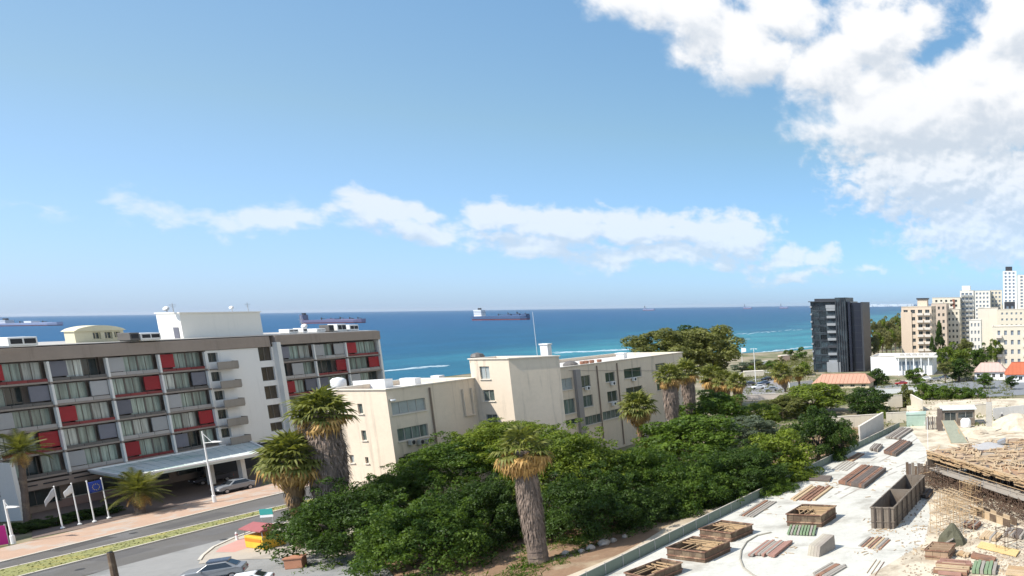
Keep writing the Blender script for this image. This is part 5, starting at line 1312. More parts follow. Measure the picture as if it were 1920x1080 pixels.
# raised timber platform of the new building
ZP = 4.0
pa, pb = P(1740, 846, ZP), P(1924, 899, ZP); pd = (pb - pa).normalized(); pn = Vector((-pd.y, pd.x, 0))
if pn.y < 0: pn = -pn
pb = pa + pd * 34
t = thing('timber_platform', 'raised timber formwork platform on props above a dark scaffold at the right edge', 'platform', (pa.x, pa.y, 0))
o = Vector((pa.x, pa.y, 0))
def wl_(u, v, z): q2 = pd * u + pn * v; return (q2.x, q2.y, z)
m_ply = [M('orange_ply_%d' % i, c_, .85, .22, .8, bump=.2, col2=c2_) for i, (c_, c2_) in enumerate((((.40, .25, .14), (.30, .19, .12)), ((.34, .24, .16), (.24, .16, .11)), ((.44, .32, .21), (.33, .22, .14)), ((.38, .32, .25), (.30, .24, .17))))]
rg = random.Random(21)
for i in range(17):                                                       # plywood sheets of the deck
    for j in range(9):
        if j > 4 and i < 1: continue
        u0, u1, v0, v1 = i * 2.0 + .01, i * 2.0 + 1.98, j * 3.2 + .01, j * 3.2 + 3.18
        dz = rg.uniform(0, .05); mb = MB(); mb.add([wl_(u, v, z) for z in (ZP - .05, ZP + dz) for (u, v) in ((u0, v0), (u1, v0), (u1, v1), (u0, v1))], [(0, 3, 2, 1), (4, 5, 6, 7), (0, 1, 5, 4), (1, 2, 6, 5), (2, 3, 7, 6), (3, 0, 4, 7)])
        mb.build('ply_sheet', m_ply[rg.randrange(4) if j > 0 else rg.randrange(3)], t)
for i in range(46):
    u = .3 + i * .72; mb = MB(); mb.bar(wl_(u, -rg.uniform(.35, .8), ZP - .18), wl_(u, 3.5, ZP - .18), .10, .2); mb.build('joist', m_wood2, t)
for (v, z, w_) in ((-.15, ZP - .38, m_wood2), (1.8, ZP - .42, m_wood), (-.30, ZP + .12, m_tan)):
    for k in range(6): mb = MB(); mb.bar(wl_(k * 5.6, v + rg.uniform(-.03, .03), z), wl_(k * 5.6 + 5.4, v, z), .14, .2); mb.build('bearer_beam', w_, t)
for i in range(24):
    for (v, zt_) in ((.2, ZP - .5), (2.6, ZP - .5), (5.5, ZP - .3)):
        u = .4 + i * 1.4; mb = MB(); mb.tube(wl_(u, v, .15), wl_(u + rg.uniform(-.05, .05), v, zt_), .045, .045, 6); mb.build('prop', m_metal if v > 1 else m_wood, t)
mb = MB(); mb.add([wl_(u, v, z) for z in (.16, ZP - .55) for (u, v) in ((1, 6.0), (34, 6.0), (34, 6.3), (1, 6.3))], [(0, 3, 2, 1), (4, 5, 6, 7), (0, 1, 5, 4), (1, 2, 6, 5), (2, 3, 7, 6), (3, 0, 4, 7)]); mb.build('back_wall', m_gdk, t)
mb = MB(); mb.bar(wl_(-.1, -.1, 2.2), wl_(-.1, 12, 2.2), .2, 3.4); mb.build('side_panel', m_plyg, t)
t2 = thing('concrete_walkway', 'pale concrete ledge slab running below the raised timber platform', 'ledge', (pa.x, pa.y, 0))
mb = MB(); mb.add([wl_(u, v, z) for z in (1.75, 2.05) for (u, v) in ((2, -1.1), (34, -1.2), (34, 1.2), (2, 1.2))], [(0, 3, 2, 1), (4, 5, 6, 7), (0, 1, 5, 4), (1, 2, 6, 5), (2, 3, 7, 6), (3, 0, 4, 7)]); mb.build('slab', M('ledge_concrete', (.34, .30, .25), .9, .12, .6, bump=.3), t2)
for i in range(16): u = 3.4 + i * 1.9; mb = MB(); mb.tube(wl_(u, -1.0, .15), wl_(u, -1.0, 1.75), .06, .06, 6); mb.build('prop', m_wood, t2)
for i in range(11): u = 4 + i * 2.8; mb = MB(); mb.tube(wl_(u, -1.05, 2.0), wl_(u, -1.05, 3.0), .03, .03, 5); mb.build('rail_post', m_metal, t2)
mb = MB(); mb.bar(wl_(3.5, -1.05, 2.95), wl_(33, -1.15, 2.95), .06, .06); mb.build('guard_rail', m_wood2, t2)
# rods and twisted rebar under the ledge: uncountable
mb = MB()
for i in range(3600):
    u = rg.uniform(.5, 33); v = rg.uniform(-3.6, 1.5); z = rg.uniform(.2, 1.7) if v > -2.4 else rg.uniform(.2, 1.2); mb.bar(wl_(u, v, z), wl_(u + rg.uniform(-.9, .9), v + rg.uniform(-.5, .5), max(.17, z + rg.uniform(-.6, .6))), .04, .04)
tag(mb.build('rebar_tangle', M('dark_rebar', (.12, .075, .05), .9, .4, 1.5), loc=(pa.x, pa.y, 0)), 'dark tangle of rusty reinforcement under the concrete ledge', 'rebar', None, 'stuff')
# lattice shoring left of the platform
def shoring(px_, py_, nx, ny, nz, lab, s=1.1, mat=m_tan, H=1.15):
    p = P(px_, py_, .15); t = thing('shoring_frame', lab, 'scaffold', (p.x, p.y, .15), math.atan2(pd.y, pd.x), 'scaffold frames in front of the platform')
    for i in range(nx + 1):
        for j in range(ny + 1): mb = MB(); mb.tube((i * s, j * s, 0), (i * s, j * s, nz * H + .2), .035, .035, 5); mb.build('upright', mat, t)
    for k in range(1, nz + 1):
        for j in range(ny + 1): mb = MB(); mb.bar((-.1, j * s, k * H), (nx * s + .1, j * s, k * H), .06, .06); mb.build('ledger', mat, t)
        for i in range(nx + 1): mb = MB(); mb.bar((i * s, -.1, k * H - .07), (i * s, ny * s + .1, k * H - .07), .06, .06); mb.build('ledger', mat, t)
    for j in range(ny + 1):
        for k in range(nz): mb = MB(); mb.bar((0, j * s + .05, k * H + .05), (nx * s, j * s + .05, (k + 1) * H - .05), .04, .04); mb.build('brace', m_wood2, t)
    return t
shoring(1745, 1000, 2, 3, 3, 'tan lattice scaffold tower in front of the platform corner', 1.3)
shoring(1778, 968, 3, 2, 2, 'low lattice scaffold beside the dark rebar', 1.2, m_wood2)
shoring(1752, 955, 4, 3, 2, 'dense pale lattice scaffold behind the scaffold tower', .75, m_tan)
shoring(1800, 935, 3, 2, 2, 'dense brown lattice scaffold under the concrete ledge', .8, m_wood2)
shoring(1868, 1030, 1, 1, 2, 'small two storey frame of brown posts at the right', 1.5, m_wood)
shoring(1722, 905, 3, 3, 2, 'scaffold lattice under the left corner of the platform', 1.2, m_wood)
p = P(1786, 1018, .15); t = thing('tarp_pile', 'dark olive tarpaulin pile with a peaked top beside the scaffold tower', 'tarpaulin', (p.x, p.y, .15)); mb = MB(); mb.lathe([(1.5, 0), (1.25, .7), (.8, 1.5), (.25, 2.1)], 9, jit=.22, rg=rg); mb.build('cover', M('olive_tarp', (.10, .095, .06), .8, .3, 1, bump=.5), t)
mb = MB(); mb.bar((-1.0, -1.2, .2), (.2, -1.3, .9), .3, .1); mb.build('plank', m_gb, t)
bmA, bmB = P(1821, 958, .5), P(1894, 984, .5); t = thing('edge_formwork', 'long brown beam formwork trough lying in front of the rebar', 'formwork', (bmA.x, bmA.y, .15)); dd = bmB - bmA; up_ = Vector((-dd.y, dd.x, 0)).normalized()
for k in range(6):
    q0, q1 = dd * (k / 6), dd * ((k + .97) / 6)
    for s_ in (0, 1.0): mb = MB(); mb.bar(((q0 + up_ * s_).x, (q0 + up_ * s_).y, .45), ((q1 + up_ * s_).x, (q1 + up_ * s_).y, .45), .08, .9); mb.build('board', m_wood if k % 2 else m_tan, t)
mb = MB(); mb.bar((0, 0, .93), (dd.x, dd.y, .93), .16, .06); mb.build('cap_rail', m_tan, t)
# things on the platform
p = P(1855, 838, ZP); t = thing('gravel_heap', 'grey cement heap with a tilted barrow on the timber platform', 'heap', (p.x, p.y, ZP + .05)); mb = MB(); mb.lathe([(2.6, 0), (1.6, .35), (.4, .6)], 12, jit=.2, rg=rg); mb.build('heap', M('cement_grey', (.36, .35, .34), .95, .1, 1, bump=.4), t)
mb = MB(); mb.prism([(1.2, -.5), (2.4, -.4), (2.4, .4), (1.2, .5)], [.4, .5, .5, .4], [.8, 1.3, 1.3, .8]); mb.build('barrow', m_metal, t, bevel=.04)
for i in range(9):
    p = P(rg.uniform(1800, 1915), rg.uniform(790, 850), ZP); tt = thing('loose_plank', ['loose tan plank on the timber platform nearest the front edge', 'loose tan plank beside the cement heap', 'long loose plank lying across the middle of the platform', 'short loose plank right of the cement heap', 'loose plank near the left corner of the platform', 'pale loose plank toward the back of the platform', 'loose plank close to the right edge of the photo on the platform', 'slanting loose plank behind the cement heap', 'dark loose plank on the far half of the platform'][i], 'plank', (p.x, p.y, ZP + .06), rg.uniform(0, 3), 'loose planks on the timber platform')
    mb = MB(); mb.box(0, rg.uniform(1.5, 4), 0, .2, 0, .06); mb.build('board', [m_tan, m_wood2, m_gdk][i % 3], tt)
mb = MB(); rg3 = random.Random(77)                                        # jumble of boards left lying on the platform
for i in range(520):
    u, v = rg3.uniform(0, 33), rg3.uniform(-.2, 27) * rg3.random() ** .6; an = rg3.choice((0, 1.57, rg3.uniform(0, 3.14))) + rg3.uniform(-.15, .15); L_ = rg3.uniform(.6, 3.6)
    if u < 2 and v > 12: continue
    q0 = pd * u + pn * v; d_ = Vector((math.cos(an), math.sin(an), 0)) * L_; zb = ZP + .09 + rg3.uniform(0, .22)
    mb.bar((q0.x, q0.y, zb), ((q0 + d_).x, (q0 + d_).y, zb + rg3.uniform(-.05, .1)), rg3.uniform(.08, .3), rg3.uniform(.04, .1))
tag(mb.build('loose_boards', m_tan, loc=(pa.x, pa.y, 0)), 'jumble of loose boards all over the timber platform', 'boards', None, 'stuff')
mb = MB()
for i in range(260):
    u, v = rg3.uniform(0, 33), rg3.uniform(-.2, 25); an = rg3.uniform(0, 3.14); L_ = rg3.uniform(.5, 2.6); q0 = pd * u + pn * v; d_ = Vector((math.cos(an), math.sin(an), 0)) * L_; zb = ZP + .08
    mb.bar((q0.x, q0.y, zb), ((q0 + d_).x, (q0 + d_).y, zb), rg3.uniform(.08, .35), .05)
tag(mb.build('dark_offcuts', m_gdk, loc=(pa.x, pa.y, 0)), 'dark offcuts scattered over the timber platform', 'boards', None, 'stuff')
mb = MB()                                                                 # ragged bundle of timbers along the front edge
for i in range(240):
    u = rg3.uniform(0, 32); v = rg3.uniform(-.9, .1); z = rg3.uniform(ZP - .75, ZP + .1); mb.bar(wl_(u, v, z), wl_(u + rg3.uniform(.6, 3), v + rg3.uniform(-.12, .12), z + rg3.uniform(-.1, .1)), .10, .10)
tag(mb.build('edge_timbers', m_wood2, loc=(pa.x, pa.y, 0)), 'ragged bundle of timbers hanging along the platform front edge', 'boards', None, 'stuff')
mb = MB()                                                                 # rubble, stones and splinters on the dusty yard
for i in range(2600):
    x, y = rg3.uniform(1690, 1925), 0; y = rg3.uniform(880, 1085); p = P(x, y, .16)
    if (Vector((p.x, p.y, 0)) - Vector((pa.x, pa.y, 0))).dot(pn) > -1 and (p - pa).dot(pd) > 0: continue
    if x < 1760 and rg3.random() < .55: continue
    r_ = rg3.uniform(.04, .2); an = rg3.uniform(0, 6.28)
    mb.add([(p.x + r_ * math.cos(an + k * 2.09), p.y + r_ * math.sin(an + k * 2.09), .157) for k in range(3)] + [(p.x, p.y, .16 + r_ * .8)], [(0, 1, 3), (1, 2, 3), (2, 0, 3)])
tag(mb.build('yard_rubble', M('rubble_grey', (.30, .24, .18), .95, .3, 2)), 'small rubble and stones on the dusty yard', 'rubble', None, 'stuff')
for (A_, B_, C_, h_, lb, mm, sd_) in (((1836, 1012), (1868, 1018), (1880, 1004), .3, 'short pale boards behind the yellow planks', [m_tan, m_gb], 31), ((1790, 1044), (1815, 1048), (1822, 1040), .25, 'small tan board pile right of the small brown box', [m_tan, m_wood2], 32),
        ((1800, 990), (1830, 996), (1842, 984), .35, 'brown boards between the tarpaulin pile and the edge beam', [m_rust, m_gb], 33), ((1880, 1008), (1915, 1014), (1925, 1000), .4, 'grey brown shutters stacked at the right edge below the ledge', [m_gb, m_gdk], 34), ((1722, 935), (1742, 938), (1752, 922), .4, 'dark boards beside the deep trough and the lattice scaffold', [m_gdk, m_wood], 35)):
    planks(A_, B_, C_, h_, lb, mm, seed=sd_, jit=.4)
p = P(1722, 893, .15); t = thing('dark_shutter_wall', 'dark broken shutter wall at the left end of the timber platform', 'shutter', (p.x, p.y, .15))
for i in range(9): mb = MB(); x_ = -1.8 + i * .42; h_ = rg3.uniform(2.0, 3.2); h_ *= .7; y_ = rg3.uniform(-.12, .12); mb.box(x_, x_ + .39, y_, y_ + .12, 0, h_); mb.build('board', (m_wood, m_gdk, m_plyg)[i % 3], t)
# pole at the corner
p = P(1741, 872, .15); mb = MB(); mb.tube((0, 0, 0), (0, 0, CAMZ + ray(1741, 785).z * p.y / ray(1741, 785).y), .05, .05, 6); tag(mb.build('site_pole', m_whitemetal, loc=(p.x, p.y, .15)), 'thin pale upright pole at the left corner of the timber platform', 'pole')
# objects at the back of the site
def cabin(A_, B_, depth, z0, z1, name, lab, cat, mat, roofmat=None, open_=None, over=.1):
    a_, b_ = P(*A_, z0), P(*B_, z0); d_ = (b_ - a_); L_ = d_.length; an = math.atan2(d_.y, d_.x); t = thing(name, lab, cat, (a_.x, a_.y, z0), an)
    pl_ = Plane((0, 0), (L_, 0)); mb = MB(); ws = open_(L_) if open_ else []
    wall(mb, pl_, 0, L_, 0, z1, ws, .2); mb.quad((L_, 0, 0), (L_, depth, 0), (L_, depth, z1), (L_, 0, z1)); mb.quad((0, depth, 0), (0, 0, 0), (0, 0, z1), (0, depth, z1)); mb.quad((L_, depth, 0), (0, depth, 0), (0, depth, z1), (L_, depth, z1)); mb.build('wall', mat, t)
    for w_ in ws: window(t, pl_, w_, m_drk, m_frame, .15, 1)
    mb = MB(); mb.box(-over, L_ + over, -over, depth + over, z1, z1 + .15); mb.build('roof', roofmat or mat, t)
    return t
cabin((1700, 800), (1736, 799), 4, .1, 2.4, 'skip_container', 'pale green and white site container at the far end of the deck', 'container', M('pale_green_metal', (.34, .44, .36), .6, .25, .3, col2=(.55, .56, .52)))
cabin((1768, 800), (1828, 798), 5, .1, 3.4, 'site_shed', 'site shed with a white flat roof and dark open front behind the deck', 'shed', m_plyg, M('white_sheet_roof', (.62, .66, .64), .5, .05, 1), lambda L_: [(.4, L_ * .42, .3, 2.9), (L_ * .48, L_ * .95, 1.6, 2.9)], .4)
for i in range(6):
    p = P(1737 + i * 4, 806, .1); mb = MB(); mb.box(-.14, .14, -.1, .1, 0, 2.6 + .1 * (i % 2)); tag(mb.build('upright_panel', m_gdk if i % 2 else m_gb, loc=(p.x, p.y, .1)), ['first', 'second', 'third', 'fourth', 'fifth', 'sixth'][i] + ' grey upright shutter board from the left behind the pale pole', 'panel', 'upright shutter boards behind the deck')
p = P(1763, 808, .1); mb = MB(); mb.box(-.5, .5, -.4, .4, 0, 4.4); tag(mb.build('column_formwork', m_gdk, loc=(p.x, p.y, .1), bevel=.03), 'tall dark brown column shutter in front of the site shed', 'column')
p = P(1855, 800, .1); t = thing('concrete_column', 'tall pale new concrete column standing right of the site shed', 'column', (p.x, p.y, .1)); mb = MB(); mb.box(-.6, .6, -.6, .6, 0, 5.0); mb.build('shaft', m_conc, t, bevel=.03)
for i in range(8): an = i * .785; mb = MB(); mb.tube((.42 * math.cos(an), .42 * math.sin(an), 5.0), (.42 * math.cos(an), .42 * math.sin(an), 5.9), .025, .025, 5); mb.build('rebar', m_rust, t)
p0, p1 = P(1770, 783, 2.8), P(1800, 828, .4); t = thing('leaning_panel', 'grey green mesh panel leaning steeply behind the timber platform', 'panel', (p1.x, p1.y, .2)); mb = MB(); mb.add([(-1.6, 0, 0), (1.4, 0, 0), (-1.2, 3.2, 3.6), (-3.4, 3.0, 3.6), (-1.6, .1, -.06), (1.4, .1, -.06), (-1.2, 3.3, 3.54), (-3.4, 3.1, 3.54)], [(0, 1, 2, 3), (7, 6, 5, 4), (0, 4, 5, 1), (1, 5, 6, 2), (2, 6, 7, 3), (3, 7, 4, 0)]); mb.build('sheet', M('grey_green_mesh', (.24, .25, .19), .8, .2, 2, bump=.4, bscale=20), t)
mb = MB(); mb.bar((-3.45, 3.0, 3.62), (-1.65, 0, .02), .1, .1); mb.bar((1.45, 0, .02), (-1.15, 3.2, 3.62), .1, .1); mb.build('frame', m_tan, t)
p = P(1811, 802, .1); t = thing('water_tank', 'round white plastic tank in front of the site shed', 'water tank', (p.x, p.y, .1)); mb = MB(); mb.lathe([(.95, 0), (1.05, .4), (1.05, 1.5), (.7, 1.9), (.25, 2.0)], 16); mb.build('body', m_white, t, smooth=True); mb = MB(); mb.lathe([(.22, 2.0), (.22, 2.12)], 12); mb.build('lid', m_dark, t)
for (x, y, r_, h_, lb) in ((1905, 800, 5.5, 2.6, 'large pale rubble mound at the right edge behind the platform'), (1830, 812, 3.0, .9, 'low pale rubble mound behind the cement heap')):
    p = P(x, y, .1); rg2 = random.Random(x); mb = MB(); mb.lathe([(r_, 0), (r_ * .8, h_ * .35), (r_ * .5, h_ * .75), (r_ * .2, h_)], 20, jit=.14, rg=rg2); tag(mb.build('rubble_mound', m_dirt, loc=(p.x, p.y, .1)), lb, 'mound')
# site boundary walls
def lowwall(A_, B_, h, th, name, lab, mat, z0=None, cat='wall', cope=True, n=1):
    a_, b_ = P(*A_, -.0), P(*B_, -.0)
    if z0 is not None: a_, b_ = P(*A_, z0), P(*B_, z0)
    z = z0 if z0 is not None else 0; t = thing(name, lab, cat, (a_.x, a_.y, z)); d_ = b_ - a_
    for k in range(n): mb = MB(); q0, q1 = d_ * (k / n), d_ * ((k + (1 if n == 1 else .985)) / n); mb.bar((q0.x, q0.y, h / 2), (q1.x, q1.y, h / 2), th, h); mb.build('wall' if n == 1 else 'panel', mat, t)
    if cope: mb = MB(); mb.bar((0, 0, h + .05), (d_.x, d_.y, h + .05), th + .12, .1); mb.build('coping', m_cr2, t)
    return t
m_cw = M('cream_wall', (.60, .54, .43), .9, .12, .4, streak=.25)
lowwall((1612, 835), (1656, 805), 3.4, .3, 'slanting_wall', 'white stained slanting wall between the dark round tree and the deck', M('dirty_white_wall', (.56, .52, .47), .9, .15, .5, streak=.3))
lowwall((1548, 805), (1650, 798), 2.4, .3, 'cream_wall', 'cream boundary wall behind the dark round trees', m_cw)
lowwall((1662, 794), (1700, 792), 2.2, .3, 'cream_wall', 'short cream wall right of the bright green shrub', m_cw)
lowwall((1765, 785), (1850, 779), 2.6, .3, 'cream_wall', 'cream wall behind the site shed', m_cw)
lowwall((1862, 790), (1990, 775), 2.8, .12, 'board_fence', 'white board hoarding at the right edge behind the concrete column', M('white_hoarding', (.62, .60, .56), .7, .08, 1), n=14, cat='fence', cope=False)
lowwall((1385, 752), (1527, 744), 1.5, .3, 'long_white_wall', 'long pinkish white wall on the near side of the coast parking area', M('pink_white_wall', (.64, .55, .48), .9, .08, .5), z0=-1.2)
lowwall((1480, 727), (1524, 722), 1.7, .3, 'white_wall', 'short bright white wall left of the salmon roofed house', m_white, z0=-2.6)
lowwall((1622, 741), (1720, 735), 1.6, .3, 'white_wall', 'white garden wall right of the salmon roofed house', m_white, z0=-1.5)
lowwall((1665, 765), (1692, 763), 3.0, .3, 'cream_wall', 'cream wall between the dark round tree and the narrow olive tree', m_cw, z0=-.3)
lowwall((1708, 762), (1730, 775), 3.0, .3, 'cream_wall', 'cream wall returning behind the narrow olive tree', m_cw, z0=-.3)
lowwall((1395, 707), (1432, 705), 2.2, 3.0, 'flat_roofed_kiosk', 'low pale kiosk beside the coast parking area', m_cw, z0=-2.9, cat='kiosk')
lowwall((1462, 678), (1478, 677), 3.0, 4.0, 'beach_house', 'small pinkish beach house near the water', M('pink_beach_wall', (.52, .38, .30), .9, .1, .6), z0=-3.0, cat='house')
lowwall((1425, 684), (1440, 683), 1.6, 2.5, 'beach_hut', 'tiny white beach hut left of the pinkish house', m_white, z0=-3.0, cat='hut')
# coast roads and car park
def gsheet(name, pts, mat, dz):
    """flat area laid on the sloping land"""
    w = [P(*p, -2.6) for p in pts]; bmn = bmesh.new(); vs_ = [bmn.verts.new((p.x, p.y, 0)) for p in w]; bmn.faces.new(vs_); bmesh.ops.triangulate(bmn, faces=bmn.faces)
    for _ in range(4): bmesh.ops.subdivide_edges(bmn, edges=[e for e in bmn.edges if e.calc_length() > 8], cuts=1, use_grid_fill=False); bmesh.ops.triangulate(bmn, faces=bmn.faces)
    for v in bmn.verts: v.co.z = gz(v.co.x, v.co.y) + dz
    me = bpy.data.meshes.new(name); bmn.to_mesh(me); bmn.free(); me.materials.append(mat); o = bpy.data.objects.new(name, me); COL.objects.link(o); return tag(o, None, None, None, 'structure')
gsheet('coast_car_park', [(1380, 745), (1470, 741), (1480, 712), (1440, 704), (1395, 712)], M('coast_asphalt', (.24, .23, .23), .9, .1, .2), .05)
gsheet('coast_road', [(1385, 702), (1440, 698), (1530, 683), (1530, 677), (1440, 691), (1385, 695)], M('pale_road', (.40, .38, .34), .9, .08, .2), .06)
gsheet('street', [(1640, 731), (1780, 727), (1850, 752), (1990, 740), (1990, 706), (1860, 712), (1760, 716), (1640, 722)], M('street_asphalt', (.20, .21, .22), .9, .1, .2), .05)
gsheet('paved_yard', [(1690, 712), (1790, 706), (1790, 716), (1690, 720)], M('pale_yard', (.45, .42, .37), .9, .1, .2), .07)
gsheet('sunny_forecourt', [(1620, 775), (1990, 775), (1990, 756), (1720, 756), (1640, 762)], m_sand, .06)
cc = [(1405, 722, 30, c_dark, 'dark car at the left of the coast car park'), (1422, 730, 30, c_white, 'white car in the front row of the coast car park'), (1432, 721, 35, c_blue, 'blue grey car in the middle of the coast car park'),
      (1438, 713, 60, c_black, 'black car at the back right of the coast car park'), (1446, 735, 20, c_silver, 'silver car at the front right of the coast car park'),
      (1735, 712, 10, c_white, 'white car parked before the round green tree by the street'), (1752, 714, 10, c_silver, 'silver car second in the street row'), (1770, 710, 10, c_blue, 'blue car third in the street row near the dark tree'), (1690, 722, 5, c_redp, 'dark red car by the white garden wall')]
for (x, y, rz, pm, lb) in cc: p = P(x, y, -2.8); car(p.x, p.y, gz(p.x, p.y) + .08, R(rz), pm, lb, 0, 'cars parked near the coast', simple=True)
p = P(1417, 716, -2.8); t = thing('street_lamp', 'tall thin white pole lamp in the coast car park', 'street lamp', (p.x, p.y, gz(p.x, p.y))); mb = MB(); mb.tube((0, 0, 0), (0, 0, 12.5), .14, .09, 8); mb.build('pole', m_whitemetal, t); mb = MB(); mb.bar((-1.0, 0, 12.4), (1.0, 0, 12.4), .15, .1); mb.build('arm', m_whitemetal, t)
mb = MB(); mb.box(-1.3, -.7, -.15, .15, 12.25, 12.4); mb.build('lamp_head', m_whitemetal, t); mb = MB(); mb.box(.7, 1.3, -.15, .15, 12.25, 12.4); mb.build('lamp_head', m_whitemetal, t)
p = P(1392, 682, -3); t = thing('beach_flag', 'tiny white flag on a pole at the beach beside the big olive crown', 'flag', (p.x, p.y, gz(p.x, p.y))); mb = MB(); mb.tube((0, 0, 0), (0, 0, 8), .12, .08, 6); mb.build('pole', m_whitemetal, t); mb = MB(); mb.prism([(0, -.04), (2.2, -.03), (2.2, .03), (0, .04)], [5.5, 5.9, 5.9, 5.5], [7.8, 7.5, 7.5, 7.8]); mb.build('cloth', m_white, t)

# ---------------------------------------------------------------- black office tower
D0 = 314.0
def XB(px, Y, y=640): v = ray(px, y); return v.x / v.y * Y
def ZB_(py, Y, px=1570): v = ray(px, py); return CAMZ + v.z / v.y * Y
m_blk = M('black_cladding', (.018, .024, .030), .4, .5, .5, spec=.3, col2=(.05, .068, .078), c2at=(.42, .6)); m_blkg = M('black_glass', (.035, .052, .062), .12, .6, .5, spec=.5, orand=.6, curtain=.6); m_blkf = M('dark_grey_rib', (.045, .048, .055), .5, .15, .5); m_blkb = M('grey_balcony_band', (.28, .29, .30), .5, .1, .5); m_side = M('black_side_wall', (.012, .014, .024), .3, .2, .3, spec=.5)
tw = thing('black_office_tower', 'dark glass and black clad office tower standing alone before the sea', 'office tower', (XB(1523, D0), D0, -3.0)); tx, ty = tw.location.x, tw.location.y
x0, x1, x2, x3 = 0, XB(1570, D0) - tx, XB(1591, D0) - tx, XB(1594, D0) - tx
zt1 = ZB_(566, D0) + 3; zt2 = ZB_(558, D0) + 3; nf = 9; fh = (zt1 - 1.5) / nf
pf = Plane((x0, 0), (x1, 0)); ws = []
for k in range(nf):
    z0 = .8 + k * fh; ws += [(.9, x1 * .30, z0 + .5, z0 + fh - .45), (x1 * .34, x1 * .60, z0 + .5, z0 + fh - .45)]
mb = MB(); wall(mb, pf, 0, x1, 0, zt1, ws, .2); mb.box(x0 + .01, x1 - .01, .5, 16, 0, zt1 - .01); mb.build('wall', m_blk, tw)
for w_ in ws: window(tw, pf, w_, m_blkg, m_blkf, .15, 2, .08)
for k in range(nf):
    z0 = .8 + k * fh
    if k: mb = MB(); mb.box(x1 * .64, x1 * .98, -.9, -.01, z0 + .15, z0 + 1.15); mb.build('balcony', m_blkb if k not in (3,) else m_blkf, tw)
    if k: mb = MB(); mb.box(x0 - .25, x0 + .5, -.3, -.01, z0 + 1.5, z0 + 2.2); mb.build('vent', m_blkb, tw)
    mb = MB(); mb.box(x0, x1 * .62, -.12, -.01, z0 + .08, z0 + .24); mb.build('floor_band', m_blkf, tw)
mb = MB(); mb.box(x1 * .62, x1, -.95, -.01, zt1 - 2.6, zt1 - 1.2); mb.build('top_balcony', m_blkb, tw)
mb = MB(); mb.box(x0 - .6, x1, -1.1, 16, zt1, zt1 + .35); mb.build('roof_edge', m_blkf, tw)
mb = MB(); mb.box(x1 + .01, x2, -1.5, 14, 0, zt2); mb.build('lift_core', m_blk, tw)
for k in range(5): xx = x1 + .4 + k * (x2 - x1 - .8) / 4; mb = MB(); mb.box(xx - .14, xx + .14, -1.8, -1.51, 0, zt2 - 1.0 - (k % 2)); mb.build('rib', m_blkf, tw)
mb = MB(); mb.box(x2 + .01, x3, 4, 14, 0, zt1 - 1); mb.build('recess_wall', m_blkb, tw)
x4 = XB(1600, D0 + 2) - tx; 
mb = MB(); mb.box(x3, x3 + 1.0, -2.0, 15, 0, zt1 + .1); mb.box(x3 + 1.0, x3 + 5.2, -.5, 15.5, 0, zt1 - .4); mb.build('black_wing', m_side, tw)
mb = MB(); mb.box(x3 + 5.2, x3 + 5.9, -1.0, 16.5, 0, zt1 - .2); mb.build('grey_end_fin', m_blkf, tw)
for k in range(nf): mb = MB(); mb.box(x3 + 1.2, x3 + 5.0, -.62, -.51, .8 + k * fh, 1.0 + k * fh); mb.build('floor_band', m_blkf, tw)
mb = MB(); mb.box(x0 + 1, x1 - .5, 3, 10, zt1 + .35, zt1 + 1.4); mb.build('roof_plant', m_blkf, tw)
mb = MB(); mb.box(x0 + 6, x0 + 12, -1.6, -.1, .0, 4.2); mb.build('entrance_canopy', m_blkb, tw)

# ---------------------------------------------------------------- houses and flats on the right
def simple_house(pxl, pxr, D, ytop, base, depth, name, lab, cat, mat, rows_, cols_, glass=m_drk, z0=-3.5, frame=m_frame, wsz=(.5, .5), side_cols=2, cop=m_cr2, margin=(.06, .06), balc=None, z_lo=None, roofm=m_crroof):
    xl, xr = XB(pxl, D), XB(pxr, D); zt_ = ZB_(ytop, D, (pxl + pxr) / 2); t = thing(name, lab, cat, (xl, D, z0)); W_, H_ = xr - xl, zt_ - z0
    fh_ = (H_ - 1.0) / rows_ if rows_ else H_; cw = W_ * (1 - 2 * margin[0]) / max(cols_, 1); ws = []; ss = []
    for r_ in range(rows_):
        for c in range(cols_):
            u0 = W_ * margin[0] + c * cw + cw * (1 - wsz[0]) / 2; zz = .4 + r_ * fh_ + fh_ * (1 - wsz[1]) / 2; ws.append((u0, u0 + cw * wsz[0], zz, zz + fh_ * wsz[1], glass, 1 if D < 400 else 0))
        for c in range(side_cols):
            cw2 = depth / side_cols; u0 = c * cw2 + cw2 * .3; zz = .4 + r_ * fh_ + fh_ * (1 - wsz[1]) / 2; ss.append((u0, u0 + cw2 * .4, zz, zz + fh_ * wsz[1], glass, 0))
    ox, oy = xl, D
    block(t, [(xl, D), (xr, D), (xr, D + depth), (xl, D + depth)], 0, H_, {0: ws, 1: ss}, mat, cop, roofm, .6, frame=frame, depth=.35)
    if balc:
        for r_ in range(rows_):
            for c in balc[1]:
                u0 = W_ * margin[0] + c * cw + cw * .08; zz = .4 + r_ * fh_; mb = MB(); mb.box(u0, u0 + cw * .84, -1.2, -.01, zz - .1, zz + 1.0); mb.build('balcony', balc[0], t)
    return t, W_, H_, fh_
m_peach = M('peach_render', (.66, .53, .40), .88, .06, .3, streak=.1); m_ivory = M('ivory_render', (.66, .60, .48), .88, .06, .3, streak=.08); m_offw = M('offwhite_render', (.70, .67, .60), .88, .05, .3, streak=.08); m_beige = M('beige_render', (.66, .60, .50), .9, .08, .3, streak=.15)
m_bb = M('balcony_white', (.66, .60, .52), .85, .06, .6); m_blueg = M('blue_grey_glass', (.18, .23, .29), .2, .3, .5, spec=.6); m_stripe = M('red_brown_stripe', (.28, .12, .08), .85, .1, .5)
